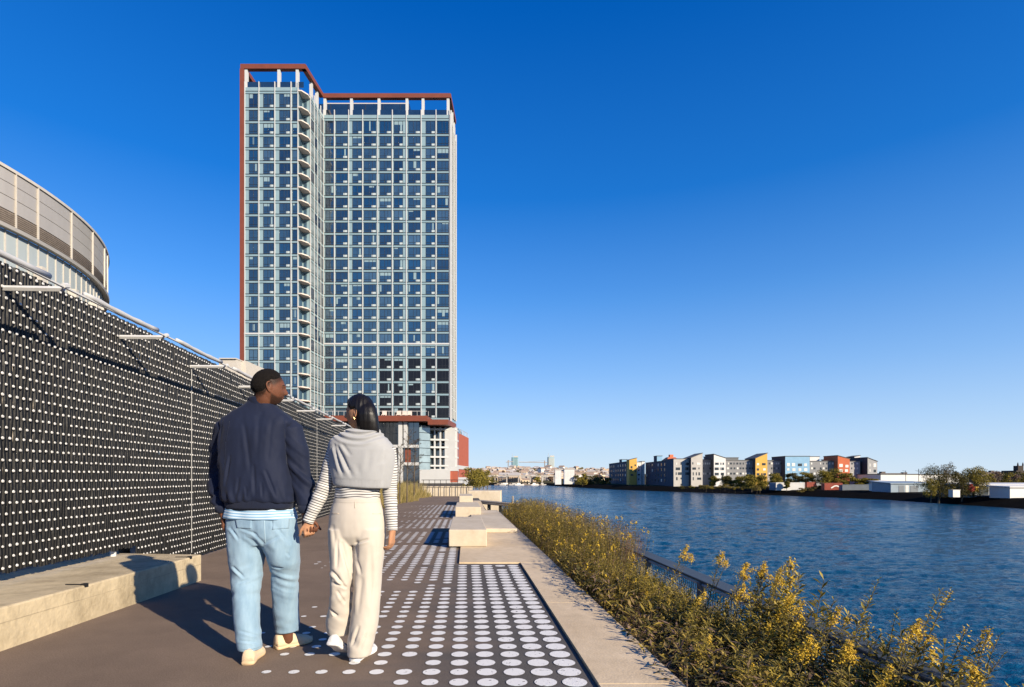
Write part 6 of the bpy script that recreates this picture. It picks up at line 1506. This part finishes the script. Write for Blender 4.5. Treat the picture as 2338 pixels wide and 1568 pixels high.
sw = q.build('sweater', [m_knit, m_knitrib], woman, True)
# trousers
j = MB()
j.rings(body_rings([(1137,766,866,.102,DW),(1143,764,867,.108,DW),(1160,757.5,873.5,.120,DW),(1180,753.5,877,.130,DW),(1200,752,878.5,.134,DW),(1222,751.5,878.5,.127,DW),(1240,770,862,.09,DW)],2,56,2.25))
leg([(1205,751.5,813,.126,3.50),(1240,752.5,811.5,.124,3.495),(1270,755,809,.114,3.475),(1300,757.5,806,.102,3.45),(1320,757.5,803,.092,3.44),(1345,756,799,.088,3.45),(1375,752.5,800,.088,3.48),(1400,748.5,802.5,.090,3.51),(1420,746,803,.092,3.535),(1436,747.5,802,.090,3.55),(1446,751,800,.086,3.555)])
leg([(1205,808,878.5,.126,3.50),(1240,811,878,.124,3.50),(1280,810.5,875.5,.112,3.50),(1320,809,872.5,.100,3.50),(1360,806.5,869.5,.096,3.50),(1400,804,865.5,.094,3.50),(1440,799.5,857.5,.094,3.50),(1470,797,849.5,.094,3.50),(1492,796.5,845,.092,3.50)])
me = remesh(j, .0058, 7, .5)
KW = P(775,1335,3.42)
def trdisp(p):
    out = .0020*vnoise(p*np.array([12,12,7]))+.0008*vnoise(p*np.array([38,38,20]))
    x, z = p[:,0], p[:,2]
    out = out+.007*vnoise(np.stack([x*12+z*9,p[:,1]*5,z*22-x*18],1)+3)*wr(p,KW,(.10,.3,.13))+.006*vnoise(np.stack([x*10,p[:,1]*5,z*24+x*14],1)+9)*wr(p,P(775,1415,3.5),(.10,.3,.08))
    out = out+.008*vnoise(np.stack([x*14-z*7,p[:,1]*4,z*9],1)+14)*wr(p,P(812,1262,3.42),(.12,.3,.10))
    out = out+.0065*vnoise(np.stack([x*19+z*2.5,p[:,1]*4,z*2.2],1)+33)*sstep(.72,.55,z)
    out = out+.007*vnoise(np.stack([x*12,p[:,1]*5,z*20+x*16],1)+51)*wr(p,P(822,1470,3.45),(.1,.3,.09))
    # the crease between the seat's two halves
    out = out-.010*np.exp(-((x-XP(811,3.4)-.01)/.012)**2)*sstep(.80,.72,z)*sstep(.60,.70,z)*(p[:,1]<3.46)
    return out
TCR = [(812,1240,840,1231,.007,.012),(771,1232,769,1296,.008,.008),(781,1240,802,1314,.012,.014),(757,1303,791,1342,.008,.018),(790,1341,757,1330,.007,.010),(750,1391,784,1419,.008,.014),(783,1419,800,1396,.007,.010),(816,1280,824,1310,.008,.008),(850,1250,846,1380,.016,.006),(820,1430,804,1474,.008,.010),(838,1445,822,1480,.008,.006),(770,1350,795,1385,.008,.008),(826,1320,818,1400,.012,.006),(760,1200,766,1250,.010,.005),(858,1235,862,1300,.010,.005)]
tr2, _ = finish(me, 'trousers', m_trs, woman, lambda p: trdisp(p)+creases(p,3.39,TCR))
for nm, qd_ in (('belt_loop',[(766.5,1136),(768.5,1136),(768.5,1148),(766.5,1148)]),('belt_loop',[(853.5,1136),(855.5,1136),(856,1149),(854,1149)]),('centre_seam',[(809.6,1136),(811.0,1136),(811.2,1160),(810.0,1160)]),('pocket_seam',[(757.5,1171.5),(774,1171.5),(774,1172.8),(757.5,1172.8)]),('pocket_seam',[(850,1172),(869,1172),(869,1173.2),(850,1173.2)])):
    q = drape(tr2.data, qd_, 4, 8, .0028)
    if q: q.build(nm, m_trseam if 'loop' not in nm else m_trs, tr2, True)
q = MB(); q.rings(body_rings([(1136.5,766,866,.105,DW),(1138,765,867,.109,DW),(1146,762.5,868.5,.1125,DW),(1148,763.5,867.5,.110,DW)],.8,80,2.25),0,False); q.build('waistband', m_trs, tr2, True)
shoe('shoe', (-.985,3.435,.0), (-.925,3.695,.0), woman, m_shoe, m_shsole, .080, .094)
shoe('shoe', (-1.115,3.395,.118), (-1.085,3.570,.010), woman, m_shoe, m_shsole, .074, .090)
